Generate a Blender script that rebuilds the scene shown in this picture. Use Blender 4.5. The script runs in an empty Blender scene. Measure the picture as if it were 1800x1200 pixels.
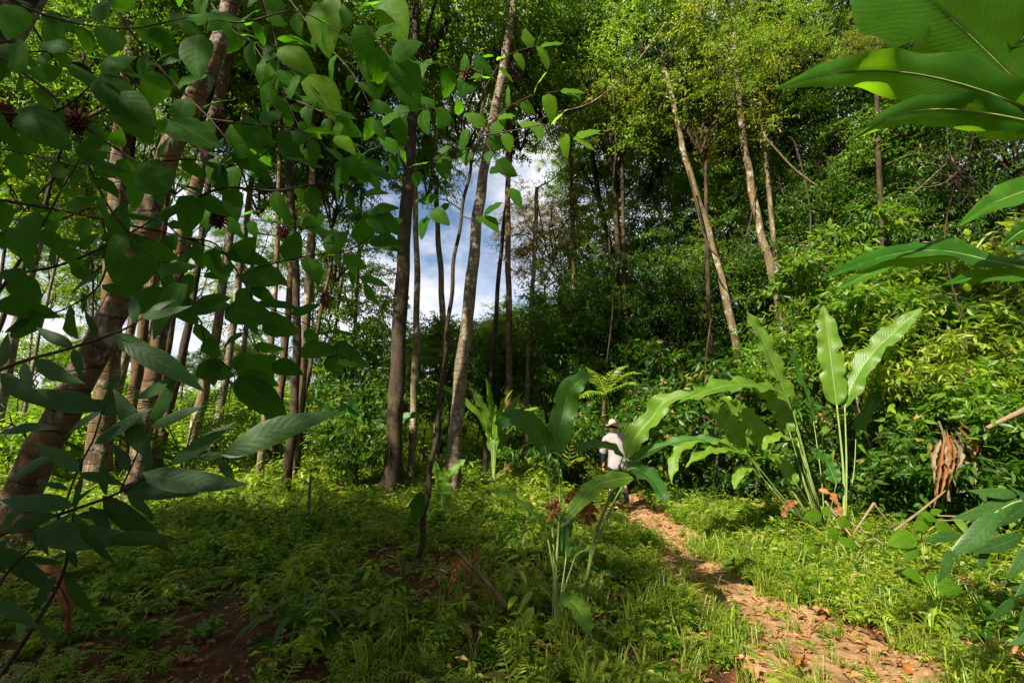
import bpy, math, random
import numpy as np
from mathutils import Vector, Matrix
R = math.radians
random.seed(7)
rng = np.random.default_rng(7)
SC = bpy.context.scene
COL = SC.collection

# ------------------------------------------------------------------ camera
FPX = 800.0; PITCH = R(10.0); CAMZ = 1.6
cam = bpy.data.cameras.new('camera'); camo = bpy.data.objects.new('camera', cam); COL.objects.link(camo)
cam.sensor_width = 36.0; cam.lens = 16.0; cam.clip_start = 0.05; cam.clip_end = 2000
camo.location = (0, 0, CAMZ); camo.rotation_euler = (R(90) + PITCH, 0, 0)
SC.camera = camo

# ------------------------------------------------------------------ light
SUN = Vector((-0.48, -0.58, 0.66)).normalized()        # towards the sun
el = math.asin(SUN.z); az = math.atan2(SUN.x, SUN.y)
w = bpy.data.worlds.new('World'); SC.world = w; w.use_nodes = True
nt = w.node_tree; nt.nodes.clear()
def wn(t, **k):
    n = nt.nodes.new(t)
    for a, b in k.items(): setattr(n, a, b)
    return n
wo = wn('ShaderNodeOutputWorld'); bg = wn('ShaderNodeBackground')
sky = wn('ShaderNodeTexSky', sky_type='NISHITA', sun_disc=False)
sky.sun_elevation = el; sky.sun_rotation = az; sky.air_density = 1.0; sky.dust_density = 0.4; sky.ozone_density = 2.0
tc = wn('ShaderNodeTexCoord'); mp = wn('ShaderNodeMapping'); mp.inputs['Scale'].default_value = (1, 1, 1.8)
mp.inputs['Location'].default_value = (0.35, 0.2, 0.1)
no = wn('ShaderNodeTexNoise'); no.inputs['Scale'].default_value = 2.6; no.inputs['Detail'].default_value = 9; no.inputs['Roughness'].default_value = 0.58
rp = wn('ShaderNodeValToRGB'); rp.color_ramp.elements[0].position = 0.37; rp.color_ramp.elements[1].position = 0.53
no2 = wn('ShaderNodeTexNoise'); no2.inputs['Scale'].default_value = 6.0; no2.inputs['Detail'].default_value = 6
cr = wn('ShaderNodeValToRGB'); cr.color_ramp.elements[0].color = (4.0, 4.2, 5.0, 1); cr.color_ramp.elements[1].color = (8.4, 8.3, 8.8, 1)
cr.color_ramp.elements[0].position = 0.3; cr.color_ramp.elements[1].position = 0.65
mx = wn('ShaderNodeMix', data_type='RGBA')
L = nt.links.new
L(tc.outputs['Generated'], mp.inputs['Vector']); L(mp.outputs[0], no.inputs['Vector']); L(mp.outputs[0], no2.inputs['Vector'])
L(no.outputs['Fac'], rp.inputs[0]); L(no2.outputs['Fac'], cr.inputs[0]); L(rp.outputs[0], mx.inputs[0])
L(sky.outputs[0], mx.inputs[6]); L(cr.outputs[0], mx.inputs[7]); L(mx.outputs[2], bg.inputs[0]); L(bg.outputs[0], wo.inputs[0])
bg.inputs[1].default_value = 0.05
sl = bpy.data.lights.new('sun', 'SUN'); so = bpy.data.objects.new('sun', sl); COL.objects.link(so)
sl.energy = 5.0; sl.angle = R(0.5); sl.color = (1.0, 0.92, 0.77)
so.rotation_euler = SUN.to_track_quat('Z', 'Y').to_euler()
SC.view_settings.view_transform = 'Standard'; SC.view_settings.look = 'None'
SC.view_settings.gamma = 1.0; SC.view_settings.use_curve_mapping = False; SC.view_settings.exposure = 1.65
SC.cycles.max_bounces = 6; SC.cycles.diffuse_bounces = 3; SC.cycles.transmission_bounces = 4

# ------------------------------------------------------------------ pixel helper (photo pixels, 1800 x 1200)
cp, sp_ = math.cos(PITCH), math.sin(PITCH)
def ray(px, py):
    x = (px - 900) / FPX; y = -(py - 600) / FPX
    return Vector((x, cp - y * sp_, sp_ + y * cp))
def P(px, py, Y):                                     # point at depth Y in front of the camera
    d = ray(px, py); t = Y / d.y
    return Vector((d.x * t, Y, CAMZ + d.z * t))
PATH_PX = [(1085, 868), (1112, 885), (1150, 918), (1205, 968), (1285, 1035), (1378, 1105), (1490, 1185), (1620, 1290)]
def flat(px, py):
    d = ray(px, py); t = CAMZ / -d.z
    return (d.x * t, d.y * t)
PATH = [flat(*p) for p in PATH_PX]
PATH = [(1.6, 13.5), (1.75, 10.8)] + PATH + [(3.6, 0.9), (3.9, -1.5)]
def catmull(pts, n=8):
    pts = [Vector(p) for p in pts]; out = []
    if len(pts) < 3: n = max(n, 4)
    for i in range(len(pts) - 1):
        a = pts[max(i - 1, 0)]; b = pts[i]; c = pts[i + 1]; d = pts[min(i + 2, len(pts) - 1)]
        for k in range(n):
            t = k / n
            out.append(0.5 * ((2 * b) + (c - a) * t + (2 * a - 5 * b + 4 * c - d) * t * t + (3 * b - a - 3 * c + d) * t ** 3))
    out.append(pts[-1]); return out
PC = np.array([(p.x, p.y) for p in catmull([(a, b, 0) for a, b in PATH], 8)])
def path_dist(x, y):
    x = np.asarray(x, float); y = np.asarray(y, float)
    dmin = np.full(x.shape, 1e9)
    for a, b in zip(PC[:-1], PC[1:]):
        ab = b - a; L2 = ab @ ab + 1e-9
        t = np.clip(((x - a[0]) * ab[0] + (y - a[1]) * ab[1]) / L2, 0, 1)
        dmin = np.minimum(dmin, np.hypot(x - a[0] - t * ab[0], y - a[1] - t * ab[1]))
    return dmin
def H(x, y):                                          # height of the forest floor
    x = np.asarray(x, float); y = np.asarray(y, float)
    h = 0.05 * np.sin(x * 1.3 + 0.7) * np.cos(y * 1.1) + 0.025 * np.sin(x * 3.7 + y * 2.1) + 0.012 * np.sin(x * 9 - y * 7)
    h = h + 0.35 * np.clip((y - 16) / 25, 0, 3) * np.clip((x + 2) / 12, 0, 1)
    h = h + 0.25 * np.clip((x - 5.2) / 3, 0, 1)
    h = h - 0.06 * np.exp(-(path_dist(x, y) / 0.5) ** 2)
    return h
def hz(x, y): return float(H(np.array([x]), np.array([y]))[0])
def G(px, py):
    x, y = flat(px, py); return Vector((x, y, hz(x, y)))

# ------------------------------------------------------------------ object helpers
def thing(name, label, cat, loc=(0, 0, 0), group=None):
    o = bpy.data.objects.new(name, None); COL.objects.link(o); o.location = loc; o.empty_display_size = 0.2
    o['label'] = label; o['category'] = cat
    if group: o['group'] = group
    return o
def tag(o, label, cat, group=None, kind=None):
    o['label'] = label; o['category'] = cat
    if group: o['group'] = group
    if kind: o['kind'] = kind
    return o
def mesh(name, V, F, mat=None, tint=None, luv=None, smooth=True):
    V = np.asarray(V, np.float32); F = np.asarray(F, np.int32)
    m = bpy.data.meshes.new(name); m.vertices.add(len(V)); m.vertices.foreach_set('co', V.ravel())
    m.loops.add(F.size); m.loops.foreach_set('vertex_index', F.ravel())
    m.polygons.add(len(F)); m.polygons.foreach_set('loop_start', np.arange(len(F), dtype=np.int32) * F.shape[1])
    m.polygons.foreach_set('loop_total', np.full(len(F), F.shape[1], np.int32))
    m.polygons.foreach_set('use_smooth', np.full(len(F), smooth, bool))
    if tint is not None:
        a = m.attributes.new('tint', 'FLOAT', 'POINT'); a.data.foreach_set('value', np.asarray(tint, np.float32))
    if luv is not None:
        a = m.attributes.new('luv', 'FLOAT_VECTOR', 'POINT'); a.data.foreach_set('vector', np.asarray(luv, np.float32).ravel())
    if mat: m.materials.append(mat)
    m.update(); m.validate(); return m
def link(name, me, parent=None, loc=None, M=None):
    o = bpy.data.objects.new(name, me); COL.objects.link(o)
    if parent: o.parent = parent
    if M is not None: o.matrix_basis = M
    elif loc is not None: o.location = loc
    return o
class MB:
    def __init__(s): s.V = []; s.F = []; s.T = []; s.U = []; s.n = 0
    def add(s, V, F, t=None, U=None):
        V = np.asarray(V, float); F = np.asarray(F, int)
        s.V.append(V); s.F.append(F + s.n); s.n += len(V)
        s.T.append(np.full(len(V), rng.random() if t is None else t) if np.ndim(t) == 0 else np.asarray(t))
        s.U.append(np.zeros((len(V), 3)) if U is None else np.asarray(U))
    def mesh(s, name, mat, smooth=True):
        return mesh(name, np.concatenate(s.V), np.concatenate(s.F), mat, np.concatenate(s.T), np.concatenate(s.U), smooth)
def tube(pts, rad, sides=8, rough=0.0, flare=0, cap=True, lump=3.0):
    pts = [Vector(p) for p in pts]; n = len(pts); V = []; F = []
    up = Vector((0.31, 0.95, 0.05)); ph = rng.random(6) * 6.28
    for i, p in enumerate(pts):
        t = (pts[min(i + 1, n - 1)] - pts[max(i - 1, 0)])
        if t.length < 1e-8: t = Vector((0, 0, 1))
        t.normalize(); a = up - t * up.dot(t)
        if a.length < 1e-3: a = Vector((1, 0, 0)) - t * t.x
        a.normalize(); b = t.cross(a); up = a
        r = rad[i] if hasattr(rad, '__len__') else rad
        for k in range(sides):
            th = 2 * math.pi * k / sides
            rr = r * (1 + rough * (math.sin(2 * th + ph[0] + p.z * lump) * .5 + math.sin(3 * th + ph[1] - p.z * lump * 1.7) * .4 + math.sin(5 * th + ph[2] + p.z * lump * 2.3) * .3))
            if flare: 
                f = math.exp(-max(p.z, 0) / (flare * 1.6)); rr *= 1 + f * (0.55 + 0.5 * math.sin(4 * th + ph[3]))
            V.append(p + (a * math.cos(th) + b * math.sin(th)) * rr)
    for i in range(n - 1):
        for k in range(sides):
            a0 = i * sides + k; a1 = i * sides + (k + 1) % sides
            F += [(a0, a1, a1 + sides), (a0, a1 + sides, a0 + sides)]
    if cap:
        V.append(pts[-1]); e = len(V) - 1; q = (n - 1) * sides
        F += [(q + k, q + (k + 1) % sides, e) for k in range(sides)]
    return np.array([tuple(v) for v in V]), np.array(F)
def frame(d, nrm):
    y = Vector(d).normalized(); z = Vector(nrm); z = z - y * z.dot(y)
    if z.length < 1e-4: z = y.orthogonal()
    z.normalize(); x = y.cross(z)
    return Matrix(((x.x, y.x, z.x), (x.y, y.y, z.y), (x.z, y.z, z.z)))
def lin(a, b, n): return [a + (b - a) * i / (n - 1) for i in range(n)]

# leaf templates: x across (+-.5), y along (0..1), z normal
T4 = (np.array([(0, 0, 0), (-.5, .45, .10), (0, 1, -.12), (.5, .45, .10)]), np.array([(0, 3, 2), (0, 2, 1)]))
T8 = (np.array([(0, 0, 0), (0, .38, -.02), (0, .75, -.06), (0, 1.06, -.18), (-.46, .3, .05), (-.36, .68, .0), (.46, .3, .05), (.36, .68, .0)]),
      np.array([(0, 6, 1), (0, 1, 4), (1, 6, 7), (1, 7, 2), (1, 2, 5), (1, 5, 4), (2, 7, 3), (2, 3, 5)]))
def cloud(T, pos, yaw, pitch, roll, ln, wd, tint):
    V0, F0 = T; N = len(pos)
    cy, sy = np.cos(yaw), np.sin(yaw); cq, sq = np.cos(pitch), np.sin(pitch); cr_, sr = np.cos(roll), np.sin(roll)
    Y = np.stack([cy * cq, sy * cq, sq], 1)
    Z0 = np.stack([-cy * sq, -sy * sq, cq], 1); X0 = np.cross(Y, Z0)
    X = X0 * cr_[:, None] + Z0 * sr[:, None]; Z = -X0 * sr[:, None] + Z0 * cr_[:, None]
    V = pos[:, None, :] + (V0[None, :, 0, None] * wd[:, None, None]) * X[:, None, :] + (V0[None, :, 1, None] * ln[:, None, None]) * Y[:, None, :] \
        + (V0[None, :, 2, None] * ln[:, None, None]) * Z[:, None, :]
    F = F0[None] + (np.arange(N) * len(V0))[:, None, None]
    U = np.broadcast_to(np.stack([V0[:, 1], V0[:, 0] * 2, V0[:, 0] * 0], 1)[None], (N, len(V0), 3)).reshape(-1, 3)
    return V.reshape(-1, 3), F.reshape(-1, 3), np.repeat(tint, len(V0)), U

# ------------------------------------------------------------------ materials
def mat(name):
    m = bpy.data.materials.new(name); m.use_nodes = True; t = m.node_tree; t.nodes.clear()
    out = t.nodes.new('ShaderNodeOutputMaterial'); return m, t, out
def mixc(t, fac, a, b, mode='MIX'):
    n = t.nodes.new('ShaderNodeMix'); n.data_type = 'RGBA'; n.blend_type = mode
    for s, v in ((0, fac), (6, a), (7, b)):
        if hasattr(v, 'is_linked') or isinstance(v, bpy.types.NodeSocket): t.links.new(v, n.inputs[s])
        elif s == 0: n.inputs[0].default_value = v
        else: n.inputs[s].default_value = (*v[:3], 1)
    return n.outputs[2]
def mth(t, op, a, b=None, c=None):
    n = t.nodes.new('ShaderNodeMath'); n.operation = op
    for i, v in enumerate((a, b, c)):
        if v is None: continue
        if isinstance(v, bpy.types.NodeSocket): t.links.new(v, n.inputs[i])
        else: n.inputs[i].default_value = v
    return n.outputs[0]
def noise(t, scale, detail=4, vec=None, rough=.55, stretch=None):
    n = t.nodes.new('ShaderNodeTexNoise'); n.inputs['Scale'].default_value = scale; n.inputs['Detail'].default_value = detail; n.inputs['Roughness'].default_value = rough
    if vec is None: c = t.nodes.new('ShaderNodeTexCoord'); vec = c.outputs['Object']
    if stretch:
        mp = t.nodes.new('ShaderNodeMapping'); mp.inputs['Scale'].default_value = stretch; t.links.new(vec, mp.inputs[0]); vec = mp.outputs[0]
    t.links.new(vec, n.inputs['Vector']); return n.outputs['Fac']
def ramp(t, fac, *st):
    n = t.nodes.new('ShaderNodeValToRGB'); e = n.color_ramp.elements
    while len(e) < len(st): e.new(0.5)
    for i, (p, c) in enumerate(st):
        e[i].position = p; e[i].color = (c, c, c, 1) if not hasattr(c, '__len__') else (*c, 1)
    t.links.new(fac, n.inputs[0]); return n.outputs[0]
def leafmat(name, lo, hi, tr, trans=.42, rough=.45, veins=False, spec=.35, old=None, vk=46, mid=(.16, .24, .06), bumpy=.25):
    m, t, out = mat(name)
    if not veins: lo, hi, tr = [(q[0] * a * 1.08, q[1] * a, q[2] * a * .6) for q, a in ((lo, .8), (hi, 1.6), (tr, 1.7))]
    at = t.nodes.new('ShaderNodeAttribute'); at.attribute_name = 'tint'
    oi = t.nodes.new('ShaderNodeObjectInfo')
    f = mth(t, 'FRACT', mth(t, 'ADD', at.outputs['Fac'], oi.outputs['Random']))
    c = mixc(t, f, lo, hi)
    if old: c = mixc(t, mth(t, 'GREATER_THAN', f, .955), c, old)
    trc = mixc(t, f, tr, tuple(v * 1.5 for v in tr))
    n1 = noise(t, 9 if veins else 1.3, 3)
    k = ramp(t, n1, (.3, .75), (.7, 1.2))
    c = mixc(t, 1.0, c, k, 'MULTIPLY')
    nrm = None
    if veins:
        lu = t.nodes.new('ShaderNodeAttribute'); lu.attribute_name = 'luv'
        sx = t.nodes.new('ShaderNodeSeparateXYZ'); t.links.new(lu.outputs['Vector'], sx.inputs[0])
        av = mth(t, 'ABSOLUTE', sx.outputs[1])
        wv = mth(t, 'SINE', mth(t, 'SUBTRACT', mth(t, 'ADD', mth(t, 'MULTIPLY', sx.outputs[0], vk), mth(t, 'MULTIPLY', noise(t, 14, 3), 5 if vk > 100 else 1.5)), mth(t, 'MULTIPLY', av, vk * .16)))
        ln = ramp(t, wv, (.86, 0.0), (1.0, 1.0))
        c = mixc(t, mth(t, 'MULTIPLY', ln, .12 if vk > 200 else .24), c, mid)
        md = ramp(t, av, (.015, 1.0), (.06, 0.0))
        c = mixc(t, mth(t, 'MULTIPLY', md, .8), c, mid)
        trc = mixc(t, mth(t, 'MULTIPLY', md, .8), trc, tuple(v * .3 for v in tr))
        trc = mixc(t, mth(t, 'MULTIPLY', ln, .4), trc, tuple(v * .6 for v in tr))
        b = t.nodes.new('ShaderNodeBump'); b.inputs['Strength'].default_value = bumpy; b.inputs['Distance'].default_value = .002
        t.links.new(wv, b.inputs['Height']); nrm = b.outputs[0]
        ed = mth(t, 'MULTIPLY', ramp(t, av, (.86, 0.0), (.99, 1.0)), ramp(t, noise(t, 16, 4), (.5, 0), (.62, .9))); c = mixc(t, ed, c, (.15, .10, .025))
        # blemishes: yellowed and brown flecks
        sp = ramp(t, noise(t, 22, 5), (.62, 0.0), (.72, .75)); c = mixc(t, sp, c, (.16, .12, .03))
    p = t.nodes.new('ShaderNodeBsdfPrincipled'); p.inputs['Roughness'].default_value = rough; p.inputs['Specular IOR Level'].default_value = spec
    t.links.new(c, p.inputs['Base Color'])
    tl = t.nodes.new('ShaderNodeBsdfTranslucent'); t.links.new(trc, tl.inputs['Color'])
    if nrm: t.links.new(nrm, p.inputs['Normal'])
    ms = t.nodes.new('ShaderNodeMixShader'); ms.inputs[0].default_value = trans
    t.links.new(p.outputs[0], ms.inputs[1]); t.links.new(tl.outputs[0], ms.inputs[2]); t.links.new(ms.outputs[0], out.inputs[0])
    return m
def barkmat(name, dark, mid, pale, patch=.5, moss=None, mossf=.5, rings=0, sc=1.0):
    m, t, out = mat(name); dark, mid, pale = [tuple(v * .62 for v in q) for q in (dark, mid, pale)]; moss = moss and tuple(v * .8 for v in moss)
    a = noise(t, 7 * sc, 8, stretch=(1, 1, .35), rough=.65); c = mixc(t, ramp(t, a, (.35, 0), (.62, 1)), dark, mid)
    b = noise(t, 5.5 * sc, 9, stretch=(1, 1, .55), rough=.72); c = mixc(t, ramp(t, b, (patch, 0), (patch + .09, 1)), c, pale)
    s = noise(t, 38 * sc, 3); c = mixc(t, ramp(t, s, (.62, 0), (.68, .7)), c, pale)
    if moss:
        g = noise(t, 1.6 * sc, 6, rough=.6); c = mixc(t, ramp(t, g, (mossf, 0), (mossf + .12, .85)), c, moss)
    hgt = mth(t, 'ADD', a, mth(t, 'MULTIPLY', s, .4))
    if rings:
        v = t.nodes.new('ShaderNodeTexWave'); v.wave_type = 'BANDS'; v.bands_direction = 'Z'; v.inputs['Scale'].default_value = rings; v.inputs['Distortion'].default_value = 9; v.inputs['Detail'].default_value = 3
        tc_ = t.nodes.new('ShaderNodeTexCoord'); t.links.new(tc_.outputs['Object'], v.inputs['Vector'])
        rr = ramp(t, v.outputs['Fac'], (.0, 1), (.10, 0)); c = mixc(t, mth(t, 'MULTIPLY', rr, .3), c, dark)
        hgt = mth(t, 'SUBTRACT', hgt, mth(t, 'MULTIPLY', rr, .5))
    p = t.nodes.new('ShaderNodeBsdfPrincipled'); p.inputs['Roughness'].default_value = .85; p.inputs['Specular IOR Level'].default_value = .2
    bu = t.nodes.new('ShaderNodeBump'); bu.inputs['Strength'].default_value = 1.0; bu.inputs['Distance'].default_value = .03
    t.links.new(hgt, bu.inputs['Height']); t.links.new(bu.outputs[0], p.inputs['Normal']); t.links.new(c, p.inputs['Base Color']); t.links.new(p.outputs[0], out.inputs[0])
    return m
def simple(name, c1, c2, sc=8, rough=.8, spec=.2, bump=.3, trans=0):
    m, t, out = mat(name); a = noise(t, sc, 6); at = t.nodes.new('ShaderNodeAttribute'); at.attribute_name = 'tint'
    oi = t.nodes.new('ShaderNodeObjectInfo')
    f = mth(t, 'MULTIPLY', mth(t, 'ADD', ramp(t, a, (.35, 0), (.65, 1)), mth(t, 'FRACT', mth(t, 'ADD', at.outputs['Fac'], oi.outputs['Random']))), .5)
    c = mixc(t, f, c1, c2)
    p = t.nodes.new('ShaderNodeBsdfPrincipled'); p.inputs['Roughness'].default_value = rough; p.inputs['Specular IOR Level'].default_value = spec
    bu = t.nodes.new('ShaderNodeBump'); bu.inputs['Strength'].default_value = bump; bu.inputs['Distance'].default_value = .02
    t.links.new(a, bu.inputs['Height']); t.links.new(bu.outputs[0], p.inputs['Normal']); t.links.new(c, p.inputs['Base Color'])
    if trans:
        tl = t.nodes.new('ShaderNodeBsdfTranslucent'); t.links.new(c, tl.inputs['Color']); ms = t.nodes.new('ShaderNodeMixShader'); ms.inputs[0].default_value = trans
        t.links.new(p.outputs[0], ms.inputs[1]); t.links.new(tl.outputs[0], ms.inputs[2]); t.links.new(ms.outputs[0], out.inputs[0])
    else: t.links.new(p.outputs[0], out.inputs[0])
    return m
M = {}
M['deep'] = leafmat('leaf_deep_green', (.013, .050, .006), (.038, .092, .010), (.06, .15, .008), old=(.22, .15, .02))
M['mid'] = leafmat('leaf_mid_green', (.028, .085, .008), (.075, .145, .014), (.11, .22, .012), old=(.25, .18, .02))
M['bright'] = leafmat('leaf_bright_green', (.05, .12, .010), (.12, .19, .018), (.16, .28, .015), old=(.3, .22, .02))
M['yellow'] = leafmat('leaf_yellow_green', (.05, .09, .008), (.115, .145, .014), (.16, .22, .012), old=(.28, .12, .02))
M['ochre'] = leafmat('leaf_ochre', (.05, .06, .010), (.13, .10, .02), (.14, .12, .015))
M['herb'] = leafmat('herb_green', (.04, .105, .012), (.15, .205, .022), (.19, .28, .015), old=(.3, .2, .05))
M['grass'] = leafmat('grass_green', (.07, .14, .012), (.15, .21, .03), (.17, .26, .02), old=(.35, .24, .08))
M['broad'] = leafmat('broad_leaf', (.014, .062, .005), (.032, .095, .007), (.09, .27, .006), trans=.5, rough=.5, veins=True, vk=60, mid=(.08, .17, .03), spec=.05, bumpy=.12)
M['lance'] = leafmat('lance_leaf', (.014, .05, .008), (.03, .08, .014), (.06, .17, .01), trans=.3, rough=.45, veins=True, spec=.18, vk=70, mid=(.05, .1, .03), bumpy=.1)
M['heli'] = leafmat('heliconia_leaf', (.065, .15, .010), (.115, .21, .016), (.22, .40, .012), trans=.42, rough=.42, veins=True, vk=190, mid=(.2, .30, .06), bumpy=.4)
M['heliB'] = leafmat('dark_heliconia_leaf', (.025, .10, .012), (.05, .14, .018), (.11, .28, .012), trans=.42, rough=.42, veins=True, vk=190, mid=(.12, .22, .05), bumpy=.5)
M['ginger'] = leafmat('ginger_leaf', (.020, .095, .010), (.04, .13, .012), (.16, .34, .006), trans=.55, rough=.5, veins=True, vk=300, mid=(.05, .12, .012), bumpy=.12, spec=.1)
M['stalk'] = simple('green_stalk', (.10, .16, .03), (.22, .27, .08), 14, .5, .4)
M['paledead'] = simple('dry_stalk', (.085, .058, .034), (.21, .15, .085), 12, .75)
M['brown'] = simple('dead_leaf_brown', (.10, .035, .012), (.32, .13, .04), 9, .7, .2, .4, .2)
M['orange'] = simple('dead_leaf_orange', (.18, .06, .012), (.36, .14, .03), 8, .6, .3, .3, .2)
M['litter'] = simple('leaf_litter', (.10, .038, .013), (.40, .21, .09), 5, .8, .2, .3, .15)
M['fruit'] = simple('brown_fruit', (.035, .010, .005), (.13, .035, .013), 30, .7)
M['twig'] = simple('twig_bark', (.018, .012, .007), (.06, .04, .02), 25, .8)
M['barkdark'] = barkmat('bark_dark', (.022, .015, .008), (.085, .058, .030), (.22, .18, .12), .62, (.10, .09, .018), .56)
M['barkpale'] = barkmat('bark_pale', (.10, .07, .04), (.26, .20, .13), (.44, .38, .29), .52, (.12, .11, .03), .66, rings=2.2)
M['barkred'] = barkmat('bark_rusty', (.045, .024, .009), (.18, .105, .042), (.42, .38, .28), .58, (.22, .12, .02), .55)
M['barklight'] = barkmat('bark_light_brown', (.07, .05, .022), (.24, .17, .085), (.52, .46, .34), .53, (.12, .10, .02), .62)
M['barkwhite'] = barkmat('bark_whitish', (.055, .03, .014), (.17, .11, .055), (.36, .32, .24), .52, (.13, .075, .018), .48, rings=1.0)

# ------------------------------------------------------------------ ground and path
def axis(lo, hi, dense0, dense1, d, g=1.13):
    a = list(np.arange(dense0, dense1, d)); s = d; v = a[-1]
    while v < hi: s *= g; v += s; a.append(v)
    s = d; v = a[0]; b = []
    while v > lo: s *= g; v -= s; b.append(v)
    return np.array(b[::-1] + a)
gx = axis(-400, 400, -9, 10, .11); gy = axis(-60, 700, 1.2, 13, .10)
X, Y = np.meshgrid(gx, gy); pd = path_dist(X, Y)
wid = lambda x, y: .33 + .30 * np.clip((7 - y) / 3.5, 0, 1.2) + .13 * np.sin(x * 3.1 + y * 1.7) + .08 * np.sin(x * 7.3 - y * 5.1)
Z = H(X, Y) - .035 * (pd < wid(X, Y) + .02)
Z = Z + rng.normal(0, .006, Z.shape) * (pd >= wid(X, Y))
nx, ny = len(gx), len(gy); I = np.arange(nx * ny).reshape(ny, nx)
F = np.stack([I[:-1, :-1], I[:-1, 1:], I[1:, 1:], I[1:, :-1]], -1).reshape(-1, 4)
gm, t, out = mat('forest_floor')
a = noise(t, 1.6, 8, rough=.7); b = noise(t, 14, 6, rough=.7); c = noise(t, .5, 3)
col = mixc(t, ramp(t, a, (.35, 0), (.65, 1)), (.030, .014, .007), (.10, .042, .018))
col = mixc(t, ramp(t, b, (.55, 0), (.66, .8)), col, (.20, .09, .035)); col = mixc(t, ramp(t, c, (.45, 0), (.6, .6)), col, (.035, .05, .012))
p = t.nodes.new('ShaderNodeBsdfPrincipled'); p.inputs['Roughness'].default_value = .95; p.inputs['Specular IOR Level'].default_value = .1
bu = t.nodes.new('ShaderNodeBump'); bu.inputs['Strength'].default_value = 1; bu.inputs['Distance'].default_value = .04
t.links.new(b, bu.inputs['Height']); t.links.new(bu.outputs[0], p.inputs['Normal']); t.links.new(col, p.inputs['Base Color']); t.links.new(p.outputs[0], out.inputs[0])
g = link('ground', mesh('ground', np.stack([X, Y, Z], -1).reshape(-1, 3), F, gm)); g['kind'] = 'structure'; g['label'] = 'red brown forest floor under the low plants'
pm, t, out = mat('path_dirt')
a = noise(t, 2.2, 8, rough=.65); b = noise(t, 26, 8, rough=.75); c = noise(t, 7, 5)
col = mixc(t, ramp(t, a, (.35, 0), (.68, 1)), (.20, .11, .048), (.33, .20, .10)); col = mixc(t, ramp(t, b, (.5, 0), (.72, .9)), col, (.50, .30, .15))
col = mixc(t, ramp(t, c, (.58, 0), (.68, .7)), col, (.085, .040, .020))
p = t.nodes.new('ShaderNodeBsdfPrincipled'); p.inputs['Roughness'].default_value = .95; p.inputs['Specular IOR Level'].default_value = .1
bu = t.nodes.new('ShaderNodeBump'); bu.inputs['Strength'].default_value = .9; bu.inputs['Distance'].default_value = .03
t.links.new(mth(t, 'ADD', b, c), bu.inputs['Height']); t.links.new(bu.outputs[0], p.inputs['Normal']); t.links.new(col, p.inputs['Base Color']); t.links.new(p.outputs[0], out.inputs[0])
qx = np.arange(.8, 5.2, .035); qy = np.arange(-1.2, 13.2, .035); X, Y = np.meshgrid(qx, qy); pd = path_dist(X, Y); W = wid(X, Y)
Z = H(X, Y) + .012 * np.sin(X * 21 + 3 * np.sin(Y * 9)) * np.cos(Y * 17) + rng.normal(0, .003, X.shape) - .05 * np.clip((pd - W) / .05 + .6, 0, 1)
keep = (pd < W + .05); I = np.arange(X.size).reshape(X.shape)
F = np.stack([I[:-1, :-1], I[:-1, 1:], I[1:, 1:], I[1:, :-1]], -1)[keep[:-1, :-1] & keep[1:, 1:] & keep[:-1, 1:] & keep[1:, :-1]].reshape(-1, 4)
used, F = np.unique(F, return_inverse=True); F = F.reshape(-1, 4)
g = link('path', mesh('path', np.stack([X, Y, Z], -1).reshape(-1, 3)[used], F, pm)); g['kind'] = 'structure'; g['label'] = 'narrow trodden dirt path winding towards the walker'

# ------------------------------------------------------------------ crown prototypes
def crown_proto(seed, rx, rz, ncl, ntw, nlf, ll, lw, T=T4, rc=.75, hang=-.3, spread=.7, hollow=.4):
    r = np.random.default_rng(seed); br = MB(); C = []
    for _ in range(ncl):
        v = r.normal(size=3); v /= np.linalg.norm(v); rad = r.random() ** hollow
        c = v * rad * np.array([rx, rx, rz]) * (1 + .25 * math.sin(3 * v[0] + 4 * v[1] + seed)); C.append(c)
    C = np.array(C); base = np.array([0, 0, -rz * 1.15])
    limbs = []
    for k in range(7):
        th = k * 2.4 + seed; e = np.array([math.cos(th) * rx * .7, math.sin(th) * rx * .7, rz * (r.random() * .9 - .2)])
        pts = [base * (1 - s) + e * s + np.array([0, 0, .25 * rz * math.sin(s * 3)]) * .5 + r.normal(0, .05 * rx, 3) * (0 < s < 1) for s in lin(0, 1, 6)]
        limbs.append(pts); br.add(*tube(pts, lin(.05, .018, 6), 5))
    LP = np.array([p for l in limbs for p in l[1:]])
    pos = []; yaw = []; pit = []
    for c in C:
        j = np.argmin(np.linalg.norm(LP - c, axis=1)); a = LP[j]
        br.add(*tube([a, (a + c) / 2 + r.normal(0, .12, 3), c], [.018, .012, .006], 3))
        R_ = rc * (.6 + .8 * r.random()); oy = math.atan2(c[1], c[0])
        for k in range(ntw):
            ty = oy + r.normal(0, 1.3); tp = r.normal(hang * .3, .4); d = np.array([math.cos(ty) * math.cos(tp), math.sin(ty) * math.cos(tp), math.sin(tp)])
            s = (np.arange(nlf) + .6) / nlf * R_
            q = c + d * s[:, None] + np.array([0, 0, hang * .5]) * (s[:, None] ** 2) + r.normal(0, .03, (nlf, 3))
            pos.append(q); yaw.append(ty + np.where(np.arange(nlf) % 2, .9, -.9) + r.normal(0, .5, nlf)); pit.append(r.normal(hang, spread, nlf))
    pos = np.concatenate(pos); yaw = np.concatenate(yaw); pit = np.concatenate(pit); n = len(pos)
    V, F, tn, U = cloud(T, pos, yaw, pit, r.normal(0, .9, n), ll * (.65 + .6 * r.random(n)), lw * (.7 + .5 * r.random(n)), r.random(n) * .9)
    return mesh('crown', V, F, M['mid'], tn, U, False), br.mesh('limbs', M['twig'])
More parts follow.
